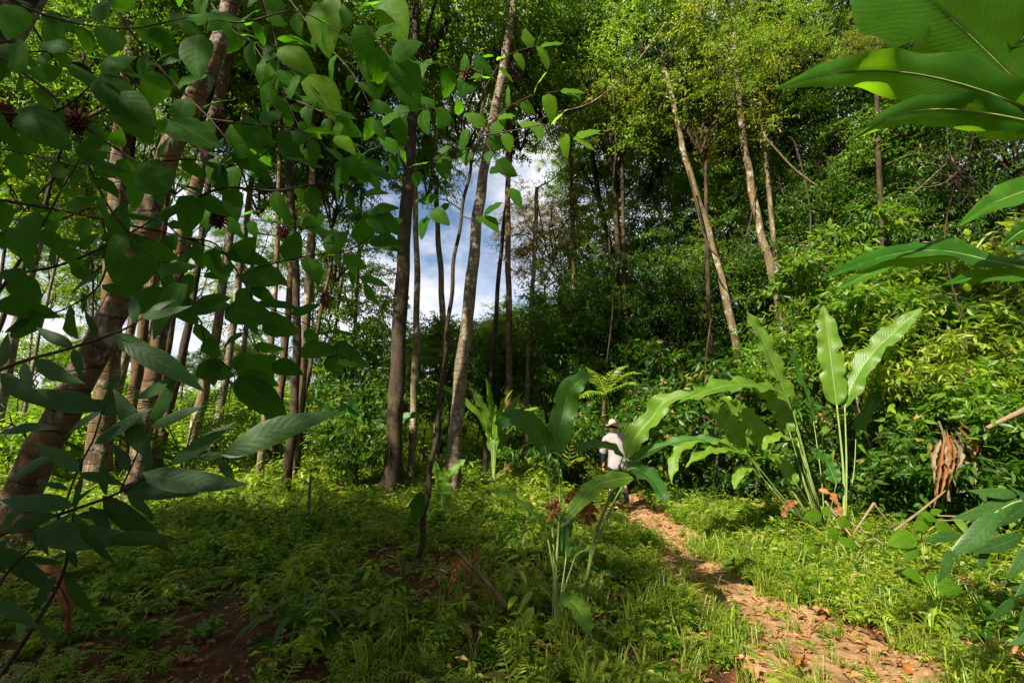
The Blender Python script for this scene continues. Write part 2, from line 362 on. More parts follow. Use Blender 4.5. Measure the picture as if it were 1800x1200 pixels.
CR = {
 'a': crown_proto(1, 3.0, 2.2, 125, 9, 12, .17, .062),
 'b': crown_proto(2, 2.6, 2.6, 115, 9, 12, .15, .055, hang=-.45),
 'c': crown_proto(3, 3.3, 1.7, 130, 8, 12, .18, .07, hang=-.15),
 'fine': crown_proto(4, 3.0, 2.2, 130, 11, 15, .11, .035, rc=.65),
 'droop': crown_proto(5, 2.4, 2.8, 105, 9, 12, .22, .06, hang=-.8),
 'sparse': crown_proto(6, 3.0, 2.0, 60, 8, 12, .17, .065),
 'shrub': crown_proto(7, 1.3, 1.1, 50, 8, 9, .19, .075, T=T8, rc=.42, hang=-.25, hollow=.33),
 'shrubb': crown_proto(8, 1.3, 1.1, 50, 8, 9, .17, .052, T=T8, rc=.42, hang=-.1, hollow=.33),
 'bush': crown_proto(9, 1.2, .8, 50, 9, 10, .12, .05, rc=.4, hang=-.1),
}
MLOC = {}
def put_crown(parent, kind, loc, s, leaf, rz=None, lname='crown', sz=None, limbs=True):
    cm, lm = CR[kind]; rz = random.random() * 6.28 if rz is None else rz
    sc = (s, s, sz or s)
    c = link(lname, cm, parent); c.location = loc; c.rotation_euler = (random.uniform(-.15, .15), random.uniform(-.15, .15), rz); c.scale = sc
    c.material_slots[0].link = 'OBJECT'; c.material_slots[0].material = M[leaf]
    if limbs:
        l = link('limbs', lm, parent); l.location = loc; l.rotation_euler = c.rotation_euler; l.scale = sc
    return c
def make_tree(label, pix, Yd, r0, r1, bark='barkdark', crowns=(), cat='tree', name='tree', rough=.08, sides=14, yj=.0, flare=True, baseY=None):
    """pix: trunk axis in photo pixels from base to top; crowns: (px,py,Y,kind,scale,leaf)"""
    pts = [P(x, y, Yd + yj * i) for i, (x, y) in enumerate(pix)]
    b = pts[0]; gz = hz(b.x, b.y)
    if b.z > gz + .02:
        d = pts[1] - pts[0]; bx = b.x - d.x / max(d.z, .2) * (b.z - gz) * .6; pts.insert(0, Vector((bx, b.y, hz(bx, b.y) - .1)))
    else: pts[0] = Vector((b.x, b.y, gz - .1))
    b = pts[0].copy(); root = thing(name, label, cat, b)
    sm = catmull([p - b for p in pts], 9)
    for i, q in enumerate(sm[1:-1]): q.x += .012 * math.sin(i * .9 + Yd * 3)
    L_ = len(sm); V, F = tube(sm, [r0 + (r1 - r0) * (i / (L_ - 1)) ** .8 for i in range(L_)], sides, rough, r0 * .9 if flare else 0)
    link('trunk', mesh('trunk', V, F, M[bark]), root)
    for (cx, cy, cY, kind, s, leaf) in crowns:
        c = Vector(cx) if hasattr(cx, '__len__') else P(cx, cy, cY)
        put_crown(root, kind, c - b, s, leaf)
        # a limb from the trunk to the crown
        cb = c - b - Vector((0, 0, 2.2 * s)); k = min(range(L_), key=lambda j: (sm[j] - cb).length + (0 if sm[j].z < cb.z else 2))
        a = sm[k]; md = (a + cb) / 2 + Vector((0, 0, -.2)); rr = max(.02, r1 * .42)
        if (cb - a).length > .4:
            V, F = tube(catmull([a, md, cb, c - b], 5), lin(rr, .03, 16), 7, .05); link('limb', mesh('limb', V, F, M[bark]), root)
    return root

# ------------------------------------------------------------------ trees with trunks in view
GT = 'slender forest trees'
make_tree('thick leaning tree at far left with whitish rust-streaked bark', [(45, 850), (110, 725), (185, 580), (245, 440), (285, 300), (335, 190), (380, 90), (410, -20), (430, -160)], 6.2, .22, .10, 'barkwhite',
          [(200, -260, 7.0, 'a', 1.0, 'deep'), ((-4.9, 6.6, 11.4), 0, 0, 'b', .85, 'mid')], rough=.07, sides=20)  # second crown added out of view to shade the foliage wall
make_tree('whitish mossy tree just right of the thick leaning trunk', [(245, 800), (262, 700), (285, 570), (312, 450), (345, 330), (378, 200), (400, 110), (420, 0), (440, -150)], 9.0, .17, .09, 'barkwhite', [(330, -120, 10, 'b', 1.1, 'mid')], sides=18)
make_tree('pale trunk rising behind the leaves above the thick leaning tree', [(190, 640), (203, 420), (215, 230), (232, 90), (240, -60)], 11, .26, .16, 'barkwhite', [(150, 90, 12, 'a', 1.0, 'mid')])
make_tree('small leaning tree at the left edge with brown trunk', [(2, 700), (25, 590), (45, 520), (75, 400)], 14, .19, .10, 'barkpale', [(60, 160, 14, 'b', 1.1, 'mid')])
make_tree('thin dark trunk crossing the left edge of the clearing', [(-25, 640), (10, 545), (60, 420), (110, 250)], 13, .09, .05, 'barkdark', [(90, 330, 15, 'c', .8, 'bright')])
make_tree('thin greyish trunk left of the mossy pair', [(55, 660), (75, 560), (110, 420)], 18, .08, .05, 'barkpale', [(150, 320, 18, 'a', .9, 'bright')])
make_tree('brown trunk standing left of the orange mossy trunk', [(203, 700), (222, 620), (240, 530), (262, 400), (280, 250)], 16, .18, .10, 'barklight', [(260, 230, 16, 'sparse', 1.0, 'bright')])
make_tree('orange mossy trunk behind the whitish tree', [(225, 760), (243, 640), (258, 540), (285, 400), (300, 230)], 13, .19, .10, 'barkred', [(350, 120, 14, 'a', .9, 'mid')])
make_tree('orange brown trunk close to the right of the whitish tree', [(282, 690), (295, 610), (310, 520), (335, 400), (350, 260)], 14, .13, .08, 'barkred', [(420, 170, 15, 'c', .9, 'mid')])
make_tree('dark slim trunk leaning right beside the whitish tree', [(292, 740), (322, 620), (346, 480), (365, 330), (380, 200)], 13, .14, .07, 'barkdark', [(390, 20, 13, 'a', 1.0, 'bright')])
make_tree('brown slender trunk above the palm frond', [(342, 760), (360, 680), (378, 600), (400, 440), (425, 250), (440, 100)], 13, .17, .09, 'barklight', [(470, 130, 14, 'b', 1.0, 'mid')])
make_tree('slender brown trunk behind the palm frond tip', [(383, 740), (404, 620), (425, 450), (445, 300)], 15, .15, .09, 'barkpale', [(470, 290, 16, 'sparse', .9, 'bright')])
make_tree('thin grey trunk next to the slender brown one', [(415, 735), (426, 640), (436, 540), (450, 400)], 19, .13, .08, 'barkpale', [(540, 330, 19, 'sparse', .9, 'mid')])
make_tree('mossy straight trunk left of the dark thin tree', [(488, 740), (500, 620), (512, 480), (520, 320)], 15, .15, .09, 'barkred', [(500, 230, 16, 'c', .9, 'mid')])
make_tree('dark thin tree standing in the bright undergrowth at centre left', [(500, 862), (516, 740), (522, 560), (515, 400), (505, 260), (500, 100)], 10.2, .12, .06, 'barkdark', [(560, 110, 11, 'c', .8, 'mid')])
make_tree('brown trunk hugging the dark thin tree', [(520, 750), (531, 650), (543, 480), (548, 330), (552, 200)], 12.5, .14, .08, 'barklight', [(590, 270, 14, 'droop', .8, 'deep')])
make_tree('rusty leaning sapling trunk right of the dark thin tree', [(530, 730), (542, 660), (560, 570), (585, 450)], 14, .08, .05, 'barkred', [(600, 420, 15, 'sparse', .7, 'bright')])
make_tree('thin far trunk leaning right under blue sky', [(570, 700), (580, 640), (592, 560), (605, 470)], 20, .09, .05, 'barkdark', [(620, 500, 20, 'sparse', .7, 'bright')])
make_tree('tall dark lichen-flecked trunk at the centre', [(690, 835), (700, 620), (712, 400), (722, 230), (728, 80), (730, -80)], 10.5, .215, .11, 'barkdark', [(740, -40, 11, 'a', 1.1, 'mid'), (650, 110, 13, 'c', .9, 'bright'), ((-1.9, 6.6, 11.6), 0, 0, 'c', .8, 'mid')], sides=20)  # third crown added overhead, out of view, to shade behind the walker
make_tree('slim light-brown trunk pressed against the dark centre trunk', [(722, 850), (730, 640), (733, 480), (728, 300), (726, 200)], 11.6, .115, .06, 'barklight', [(810, 160, 13, 'sparse', .9, 'bright')])
make_tree('light speckled trunk in the gap right of the dark centre trunk', [(768, 760), (778, 640), (776, 500), (769, 400), (767, 310)], 15, .14, .08, 'barklight', [(760, 250, 16, 'droop', .7, 'mid')])
make_tree('pale smooth tree leaning right at the centre', [(795, 842), (808, 680), (828, 500), (842, 360), (862, 240), (890, 90), (910, -40)], 10.6, .185, .10, 'barkpale', [(880, 0, 11.5, 'b', 1.0, 'mid'), (950, 100, 14, 'b', .9, 'bright')], sides=18)
make_tree('slim brown trunk leaning right beside the pale smooth tree', [(855, 770), (868, 600), (880, 450), (893, 330), (900, 250)], 13.5, .09, .05, 'barkdark', [(905, 180, 14, 'sparse', .8, 'mid')])
make_tree('straight reddish trunk right of the sky gap', [(893, 795), (895, 600), (893, 440), (893, 300), (895, 160)], 13, .115, .07, 'barkred', [(1000, 40, 14, 'c', .9, 'mid')])
make_tree('thin light trunk in front of the ochre crown', [(925, 800), (926, 700), (934, 550), (940, 430), (944, 330)], 14, .10, .06, 'barkpale', [(965, 390, 20, 'fine', .8, 'ochre'), (1000, 230, 19, 'fine', .7, 'bright')])
make_tree('thin dark trunk in the shade behind the ochre crown', [(960, 700), (958, 620), (957, 500)], 18, .06, .04, 'barkdark', [(985, 440, 19, 'fine', .8, 'ochre')])
make_tree('tall leaning trunk with sunlit bark left of the upright big leaf', [(1305, 665), (1275, 520), (1243, 400), (1205, 280), (1188, 200), (1160, 90)], 11.5, .115, .06, 'barklight', [(1130, 90, 13, 'a', 1.0, 'mid'), (1250, 60, 14, 'fine', 1.1, 'yellow')])
make_tree('tall sunlit speckled trunk above the left big leaf', [(1385, 640), (1362, 500), (1335, 400), (1316, 300), (1300, 190), (1290, 60)], 11, .125, .07, 'barklight', [(1390, 70, 13, 'fine', 1.1, 'yellow'), (1260, 190, 15, 'fine', 1.0, 'bright')])
make_tree('reddish slim trunk between the two sunlit trunks', [(1312, 640), (1302, 540), (1290, 420), (1278, 300)], 14, .12, .07, 'barkred', [(1330, 230, 15, 'fine', .9, 'yellow')])
make_tree('slim leaning trunk in the middle of the dark foliage wall', [(1222, 620), (1195, 510), (1165, 400), (1145, 270)], 15, .09, .05, 'barklight', [(1120, 240, 16, 'fine', 1.0, 'mid')])
make_tree('short brown trunk low in the dark foliage wall', [(1205, 640), (1192, 560), (1180, 480)], 14, .07, .04, 'barkred', [(1190, 420, 16, 'a', .8, 'mid')])
make_tree('dark upright trunk behind the torn hanging leaf', [(1452, 520), (1442, 400), (1445, 290), (1460, 150)], 12, .15, .09, 'barkdark', [(1480, 190, 13, 'a', 1.0, 'deep'), (1420, 300, 14, 'b', .8, 'mid')])
make_tree('dark slim trunk at the right below the ginger leaves', [(1500, 560), (1498, 440), (1490, 300)], 12.5, .09, .06, 'barkdark', [(1540, 330, 13, 'droop', .9, 'deep')])
# background trees without a clear trunk in view
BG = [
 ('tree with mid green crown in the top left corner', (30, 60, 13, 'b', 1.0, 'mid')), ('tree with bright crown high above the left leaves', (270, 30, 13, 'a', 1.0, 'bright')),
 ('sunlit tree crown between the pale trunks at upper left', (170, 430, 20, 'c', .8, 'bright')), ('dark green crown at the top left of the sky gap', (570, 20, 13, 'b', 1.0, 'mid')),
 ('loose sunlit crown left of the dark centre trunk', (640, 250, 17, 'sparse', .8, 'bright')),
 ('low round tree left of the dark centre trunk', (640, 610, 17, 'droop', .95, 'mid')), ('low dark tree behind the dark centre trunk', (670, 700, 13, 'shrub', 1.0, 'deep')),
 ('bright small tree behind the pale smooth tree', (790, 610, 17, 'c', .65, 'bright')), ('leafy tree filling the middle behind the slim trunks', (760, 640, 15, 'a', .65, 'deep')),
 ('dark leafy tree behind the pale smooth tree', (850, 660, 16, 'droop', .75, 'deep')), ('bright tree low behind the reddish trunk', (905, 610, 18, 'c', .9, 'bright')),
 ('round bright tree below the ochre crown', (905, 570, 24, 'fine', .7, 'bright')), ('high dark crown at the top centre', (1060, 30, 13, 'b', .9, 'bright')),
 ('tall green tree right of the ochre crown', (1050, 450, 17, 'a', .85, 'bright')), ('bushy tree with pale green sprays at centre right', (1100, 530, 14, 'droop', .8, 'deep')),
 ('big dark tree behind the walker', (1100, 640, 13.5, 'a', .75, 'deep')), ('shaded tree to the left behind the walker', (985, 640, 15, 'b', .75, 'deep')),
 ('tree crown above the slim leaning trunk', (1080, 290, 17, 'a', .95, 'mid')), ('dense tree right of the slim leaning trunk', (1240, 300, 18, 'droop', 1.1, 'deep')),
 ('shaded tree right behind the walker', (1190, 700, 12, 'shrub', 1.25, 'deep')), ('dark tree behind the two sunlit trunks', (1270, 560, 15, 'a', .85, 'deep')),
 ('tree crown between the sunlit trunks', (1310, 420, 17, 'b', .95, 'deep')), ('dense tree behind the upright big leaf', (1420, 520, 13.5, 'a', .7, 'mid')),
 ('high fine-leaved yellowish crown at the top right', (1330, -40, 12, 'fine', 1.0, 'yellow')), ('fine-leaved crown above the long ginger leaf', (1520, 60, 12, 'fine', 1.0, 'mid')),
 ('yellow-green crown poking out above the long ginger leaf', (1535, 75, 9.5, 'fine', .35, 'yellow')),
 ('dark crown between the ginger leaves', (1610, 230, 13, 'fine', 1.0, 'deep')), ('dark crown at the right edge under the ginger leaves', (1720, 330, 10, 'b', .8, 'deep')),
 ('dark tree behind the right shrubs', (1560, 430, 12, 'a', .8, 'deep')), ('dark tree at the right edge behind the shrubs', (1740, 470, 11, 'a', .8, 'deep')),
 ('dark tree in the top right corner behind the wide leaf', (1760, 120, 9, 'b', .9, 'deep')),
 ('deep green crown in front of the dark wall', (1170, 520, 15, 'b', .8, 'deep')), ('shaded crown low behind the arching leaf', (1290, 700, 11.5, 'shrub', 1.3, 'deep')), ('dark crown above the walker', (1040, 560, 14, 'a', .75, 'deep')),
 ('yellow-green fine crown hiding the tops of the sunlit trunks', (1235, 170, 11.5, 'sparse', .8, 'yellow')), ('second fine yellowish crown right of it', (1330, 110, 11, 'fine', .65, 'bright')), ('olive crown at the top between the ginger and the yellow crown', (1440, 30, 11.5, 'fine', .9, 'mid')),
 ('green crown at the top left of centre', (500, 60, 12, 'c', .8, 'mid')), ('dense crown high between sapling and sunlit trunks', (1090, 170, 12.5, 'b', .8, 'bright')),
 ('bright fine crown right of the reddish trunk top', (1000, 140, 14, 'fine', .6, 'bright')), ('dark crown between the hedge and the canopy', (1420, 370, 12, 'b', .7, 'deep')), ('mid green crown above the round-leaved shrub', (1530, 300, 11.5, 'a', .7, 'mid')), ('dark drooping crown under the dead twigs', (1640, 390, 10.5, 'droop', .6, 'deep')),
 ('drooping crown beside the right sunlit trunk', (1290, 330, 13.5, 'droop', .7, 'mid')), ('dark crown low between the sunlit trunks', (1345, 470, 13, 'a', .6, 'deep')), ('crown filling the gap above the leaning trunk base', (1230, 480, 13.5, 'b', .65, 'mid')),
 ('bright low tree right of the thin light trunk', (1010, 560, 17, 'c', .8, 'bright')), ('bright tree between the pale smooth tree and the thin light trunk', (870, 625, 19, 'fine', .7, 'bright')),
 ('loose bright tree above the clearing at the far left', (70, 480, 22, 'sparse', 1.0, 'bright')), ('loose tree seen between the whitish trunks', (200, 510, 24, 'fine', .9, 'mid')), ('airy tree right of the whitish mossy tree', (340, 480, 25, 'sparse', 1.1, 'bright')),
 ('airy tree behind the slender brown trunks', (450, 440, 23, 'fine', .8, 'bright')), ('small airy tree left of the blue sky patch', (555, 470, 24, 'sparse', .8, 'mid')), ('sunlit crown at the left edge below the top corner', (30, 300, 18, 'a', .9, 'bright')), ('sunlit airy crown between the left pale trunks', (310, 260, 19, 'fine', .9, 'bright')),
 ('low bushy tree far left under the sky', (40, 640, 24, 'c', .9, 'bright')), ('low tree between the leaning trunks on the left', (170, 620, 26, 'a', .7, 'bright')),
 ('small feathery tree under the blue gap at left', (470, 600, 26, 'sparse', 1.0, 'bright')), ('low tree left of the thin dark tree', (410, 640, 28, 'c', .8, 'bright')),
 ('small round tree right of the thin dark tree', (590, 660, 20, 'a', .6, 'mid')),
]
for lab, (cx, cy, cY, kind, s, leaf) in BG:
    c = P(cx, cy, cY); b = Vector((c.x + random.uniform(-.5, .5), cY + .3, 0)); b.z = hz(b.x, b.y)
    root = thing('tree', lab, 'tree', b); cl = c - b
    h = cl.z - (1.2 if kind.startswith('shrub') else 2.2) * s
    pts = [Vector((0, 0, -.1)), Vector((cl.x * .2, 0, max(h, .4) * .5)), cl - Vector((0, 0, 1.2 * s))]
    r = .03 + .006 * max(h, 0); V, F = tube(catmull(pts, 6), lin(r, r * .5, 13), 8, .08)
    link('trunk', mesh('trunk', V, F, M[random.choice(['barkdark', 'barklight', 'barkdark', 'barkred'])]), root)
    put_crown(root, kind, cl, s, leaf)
# unseen trees added beside and behind the camera to shade the foreground and dim skylight
for lab, (x, y, z, kind, s, leaf, tx, ty) in [
 ('broad unseen shade tree added left behind the camera', (-9.8, -2.8, 9, 'c', 1.15, 'mid', -9.2, -2.4)), ('second unseen shade tree added far left behind the camera', (-10.6, -6.8, 8.5, 'a', 1.1, 'deep', -10.4, -6.5)),
 ('sparse unseen shade tree added left of the frame', (-9.3, 1.2, 9.6, 'sparse', .9, 'mid', -9.6, 1.5)), ('tall unseen shade tree added close behind the camera at left', (-7.5, -2.8, 8.6, 'sparse', .95, 'mid', -7.3, -3.2)),
 ('unseen high canopy tree added right of the camera', (5.5, -1.0, 11.5, 'a', 1.15, 'mid', 6.5, -1.5)), ('second unseen high canopy tree added right of the camera', (9.5, 3.0, 12, 'c', 1.1, 'mid', 10, 2.5)),
 ('unseen high canopy tree added straight behind the camera', (.5, -8.5, 12, 'a', 1.2, 'mid', .5, -9)), ('unseen high canopy tree added behind the camera at left', (-4, -14, 12, 'c', 1.15, 'mid', -4, -14)), ('unseen high canopy tree added far left rear', (-12.5, -7.5, 12, 'a', 1.2, 'mid', -13, -8)), ('unseen high canopy tree added right rear', (6.5, -7, 12.5, 'b', 1.2, 'mid', 7, -7.5)),
 ('small unseen high crown added for shade near the camera at left', (-5.4, -2.7, 8.8, 'sparse', .42, 'mid', -5.6, -2.9)), ('unseen low leafy tree added behind the camera', (-1.5, -7, 3.2, 'a', .9, 'deep', -1.5, -7)), ('unseen low leafy tree added right behind the camera', (4.5, -5.5, 3.2, 'b', .9, 'deep', 4.5, -5.5)), ('unseen low leafy tree added beyond the right edge', (8.5, .5, 3.5, 'a', 1.0, 'mid', 8.5, .5)), ('unseen low leafy tree added left of the camera', (-7.5, .2, 2.8, 'b', .8, 'deep', -7.5, .2)), ('unseen low leafy tree added at the left rear', (-6.5, -6.5, 3.0, 'a', .85, 'mid', -6.5, -6.5))]:
    b = Vector((tx, ty, hz(tx, ty))); root = thing('tree', lab, 'tree', b); cl = Vector((x, y, z)) - b
    V, F = tube(catmull([Vector((0, 0, -.1)), Vector((cl.x * .3, cl.y * .3, cl.z * .5)), cl - Vector((0, 0, 1))], 6), lin(.03 * cl.z ** .8, .015 * cl.z ** .8, 13), 12, .08, .2)
    link('trunk', mesh('trunk', V, F, M['barkpale']), root); put_crown(root, kind, cl, s, leaf)
    if z > 10 and kind != 'sparse': put_crown(root, 'b', cl + Vector((.3, -.3, .5)), s * .95, leaf)  # extra crown added to make the blocking foliage denser

# visible limbs of the high canopy at the centre right
root = make_tree('shaded tree with long bare limbs reaching across the top right of centre', [(1118, 640), (1080, 470), (1050, 330), (1040, 250)], 15.5, .12, .08, 'barkdark', [(1180, 170, 15, 'c', .8, 'mid')])

# ------------------------------------------------------------------ scatter for what nobody could count
def scatter(name, protos, pts, rot, scl, label, cat):
    coll = bpy.data.collections.new(name + '_source')
    for me in protos: coll.objects.link(bpy.data.objects.new(name + '_clump', me))
    m = bpy.data.meshes.new(name); m.vertices.add(len(pts)); m.vertices.foreach_set('co', np.asarray(pts, np.float32).ravel())
    a = m.attributes.new('rot', 'FLOAT_VECTOR', 'POINT'); a.data.foreach_set('vector', np.asarray(rot, np.float32).ravel())
    a = m.attributes.new('scl', 'FLOAT', 'POINT'); a.data.foreach_set('value', np.asarray(scl, np.float32))
    o = link(name, m); tag(o, label, cat, kind='stuff')
    gn = bpy.data.node_groups.new(name + '_nodes', 'GeometryNodeTree'); gn.interface.new_socket('Geometry', in_out='INPUT', socket_type='NodeSocketGeometry'); gn.interface.new_socket('Geometry', in_out='OUTPUT', socket_type='NodeSocketGeometry')
    N = gn.nodes; i = N.new('NodeGroupInput'); u = N.new('NodeGroupOutput'); ip = N.new('GeometryNodeInstanceOnPoints'); ci = N.new('GeometryNodeCollectionInfo')
    ci.inputs[0].default_value = coll; ci.inputs['Separate Children'].default_value = True; ci.inputs['Reset Children'].default_value = True
    ip.inputs['Pick Instance'].default_value = True
    def na(nm, ty): q = N.new('GeometryNodeInputNamedAttribute'); q.data_type = ty; q.inputs[0].default_value = nm; return q.outputs[0]
    e = N.new('FunctionNodeEulerToRotation'); l = gn.links.new
    mp_ = N.new('GeometryNodeMeshToPoints'); l(i.outputs[0], mp_.inputs[0]); l(mp_.outputs[0], ip.inputs['Points']); l(ci.outputs[0], ip.inputs['Instance'])
    l(na('rot', 'FLOAT_VECTOR'), e.inputs[0]); l(e.outputs[0], ip.inputs['Rotation']); l(na('scl', 'FLOAT'), ip.inputs['Scale']); l(ip.outputs[0], u.inputs[0])
    md = o.modifiers.new('scatter', 'NODES'); md.node_group = gn; return o
def clump_leaves(seed, n, rad, ht, ll, lw, T, m, pit=.1, stems=6):
    r = np.random.default_rng(seed); mb = MB()
    for s in range(stems):
        th = r.random() * 6.28; tip = np.array([math.cos(th) * rad * r.random(), math.sin(th) * rad * r.random(), ht * (.5 + .6 * r.random())])
        k = n // stems; tt = np.linspace(.25, 1, k); q = tip * tt[:, None] ** np.array([1.3, 1.3, .8])
        yaw = np.arange(k) * 2.4 + r.random() * 6; tn = r.random(k) * .9
        mb.add(*cloud(T, q + r.normal(0, .006, (k, 3)), yaw, r.normal(pit, .3, k), r.normal(0, .3, k), ll * (.6 + .7 * r.random(k)), lw * (.6 + .7 * r.random(k)), tn))
        mb.add(*tube([np.zeros(3), tip * .5 ** np.array([1.3, 1.3, .8]), tip], [.004, .003, .002], 3), t=.3)
    return mb.mesh('clump', m, False)
def clump_grass(seed, n, ht, wd, m, lean=.5):
    r = np.random.default_rng(seed); mb = MB()
    for _ in range(n):
        th = r.random() * 6.28; b = np.array([r.normal(0, .05), r.normal(0, .05), -.01]); h = ht * (.5 + .7 * r.random()); ln = lean * h * (.4 + r.random())
        d = np.array([math.cos(th), math.sin(th), 0]); s = np.array([-d[1], d[0], 0]) * wd
        pts = [b, b + d * ln * .25 + np.array([0, 0, h * .55]), b + d * ln * .7 + np.array([0, 0, h * .92]), b + d * ln * 1.25 + np.array([0, 0, h * .86])]
        V = [pts[0] - s * .6, pts[0] + s * .6, pts[1] - s, pts[1] + s, pts[2] - s * .7, pts[2] + s * .7, pts[3]]
        mb.add(V, [(0, 1, 3), (0, 3, 2), (2, 3, 5), (2, 5, 4), (4, 5, 6)])
    return mb.mesh('clump', m, False)
def frond(mb, pts, wmax, n, lw, droop=-.15, t=None, up=(0, 0, 1), shape=.6):
    """pinnate frond along a curve"""
    pts = [Vector(p) for p in pts]; mb.add(*tube(pts, lin(.012 * wmax / .3 + .002, .002, len(pts)), 4), t=.4)
    m = len(pts) - 1
    for i in range(n):
        s = (i + .5) / n; q = s * m; k = min(int(q), m - 1); p = pts[k].lerp(pts[k + 1], q - k); d = (pts[k + 1] - pts[k]).normalized()
        L1 = wmax * max(math.sin(math.pi * (s ** shape * .92 + .06)), .08)
        sd = d.cross(Vector(up)); sd = sd.normalized() if sd.length > .01 else Vector((1, 0, 0)); nn = sd.cross(d)
        for sg in (-1, 1):
            y = (sd * sg + d * .55 + nn * (droop + random.uniform(-.08, .08))).normalized(); Mx = frame(y, nn)
            V = [p + Mx @ Vector((v[0] * lw, v[1] * L1, v[2] * L1)) for v in T8[0]]
            mb.add([tuple(v) for v in V], T8[1], t)
def fern_clump(seed, nf, ln, m):
    r = random.Random(seed); mb = MB()
    for k in range(nf):
        th = k * 6.28 / nf + r.random() * .5; u = Vector((math.cos(th), math.sin(th), 0)); l = ln * (.7 + .5 * r.random())
        pts = [u * l * s + Vector((0, 0, l * (.75 * s - .62 * s * s) * 1.1)) for s in lin(0, 1, 6)]
        frond(mb, pts, l * .2, 12, l * .055)
    return mb.mesh('clump', m, False)
herbs = [clump_leaves(20 + i, 48, .16, .17, .055, .028, T4, M[('herb', 'herb', 'mid', 'mid')[i]], .1, 8) for i in range(4)] + \
        [clump_leaves(30 + i, 36, .18, .24, .075, .03, T4, M['herb'], .0, 6) for i in range(2)] + \
        [clump_leaves(35, 18, .12, .18, .11, .055, T8, M['herb'], -.1, 3), fern_clump(3, 7, .36, M['herb']), fern_clump(4, 6, .28, M['herb'])]
herbs += [clump_leaves(36, 10, .12, .22, .10, .05, T8, M['broad'], -.2, 2), clump_leaves(38, 60, .22, .12, .04, .022, T4, M['bright'], .2, 10), clump_leaves(39, 70, .24, .13, .035, .018, T4, M['herb'], .2, 12), clump_leaves(45, 60, .22, .10, .03, .018, T4, M['mid'], .2, 10), fern_clump(5, 8, .24, M['bright'])]
grasses = [clump_grass(40, 26, .20, .0035, M['grass']), clump_grass(41, 22, .30, .005, M['grass'], .7), clump_grass(42, 30, .13, .003, M['grass'])]
far_bush = [CR['bush'][0], CR['shrubb'][0]]
def zone(n, y0, y1, xm=1.25, x0=1.2):
    y = np.sqrt(rng.random(n) * (y1 ** 2 - y0 ** 2) + y0 ** 2); x = (rng.random(n) * 2 - 1) * (y * xm + x0); return x, y
def val(x, y, f, s=0): return np.sin(x * f + s) * np.cos(y * f * .9 + s * 2) + .5 * np.sin(x * f * 2.3 + y * f * 1.9 + s)
def place(n, y0, y1, s0, s1, clear, dens=None, tilt=.15):
    x, y = zone(n, y0, y1); k = path_dist(x, y) > clear * (wid(x, y) / .40) * (.7 + .5 * rng.random(n))
    if dens is not None: k &= rng.random(n) < dens(x, y)
    x, y = x[k], y[k]; m = len(x)
    return np.stack([x, y, H(x, y)], 1), np.stack([rng.normal(0, tilt, m), rng.normal(0, tilt, m), rng.random(m) * 6.28], 1), s0 + (s1 - s0) * rng.random(m)
def cat3(*a): return [np.concatenate(z) for z in zip(*a)]
bare = lambda x, y: np.clip(.20 + .5 * val(x, y, 1.1, 2) + .8 * np.clip((y - 4.5) / 3, 0, 1) + .5 * np.clip((x + .5) / 1.5, 0, 1), .06, 1)
pts = cat3(place(7600, 2.2, 8, .6, 1.15, .40, bare), place(2600, 2.4, 9, .25, .55, .03, lambda x, y: 1.0 * (path_dist(x, y) < .7)), place(8800, 7, 15, .8, 1.5, .45), place(6000, 14, 30, 1.5, 3.0, .6))
k = np.hypot(pts[0][:, 0] - 2.0, (pts[0][:, 1] - 8.3) * .8) > 1.0 - .5 * rng.random(len(pts[0])); pts = [q[k] for q in pts]
tall = [clump_leaves(60, 34, .20, .55, .17, .06, T8, M['mid'], -.3, 5), clump_leaves(61, 26, .2, .6, .2, .08, T8, M['herb'], -.35, 4), fern_clump(12, 8, .7, M['herb']), fern_clump(13, 7, .6, M['mid']), clump_leaves(62, 60, .35, .5, .09, .04, T8, M['herb'], -.1, 9)]
pt = cat3(place(260, 3.2, 8, .4, .75, .9, lambda x, y: 1.0 * (x < .8)), place(900, 7, 15, .7, 1.2, .9, lambda x, y: np.clip(.5 + .5 * val(x, y, .8), .1, 1)), place(900, 13, 24, 1.0, 1.8, .9))
k = np.hypot(pt[0][:, 0] - 1.7, (pt[0][:, 1] - 7.8) * .7) > 1.9; pt = [q[k] for q in pt]
scatter('tall_undergrowth', tall, *pt, 'taller leafy herbs and ferns standing above the ground cover', 'undergrowth')
scatter('undergrowth', herbs, *pts, 'dense low green herbs and small ferns covering the forest floor', 'undergrowth')
pts = cat3(place(3600, 2.2, 9, .5, .95, .25, lambda x, y: np.clip(1.15 - .35 * np.abs(path_dist(x, y) - .5), .04, 1)), place(900, 2.4, 9, .3, .7, .02, lambda x, y: 1.0 * (path_dist(x, y) < .6)))
k = np.hypot(pts[0][:, 0] - 2.0, pts[0][:, 1] - 8.2) > 1.2; pts = [q[k] for q in pts]
scatter('grass', grasses, *pts, 'short yellowish grass tufts along both edges of the path', 'grass')
x, y = zone(1100, 17, 42); k = (x < .2 * y) | (y > 22); x, y = x[k], y[k]; m_ = len(x)
o = scatter('far_undergrowth', [clump_leaves(50, 260, 1.0, 1.1, .26, .12, T4, M['bright'], 0, 26), clump_leaves(51, 260, .9, 1.4, .34, .11, T4, M['herb'], -.2, 26), fern_clump(9, 9, 1.3, M['bright'])],
        np.stack([x, y, H(x, y)], 1), np.stack([x * 0, x * 0, rng.random(m_) * 6.28], 1), .7 + .7 * rng.random(m_), 'bright sunlit bushes covering the ground beyond the trunks', 'undergrowth')
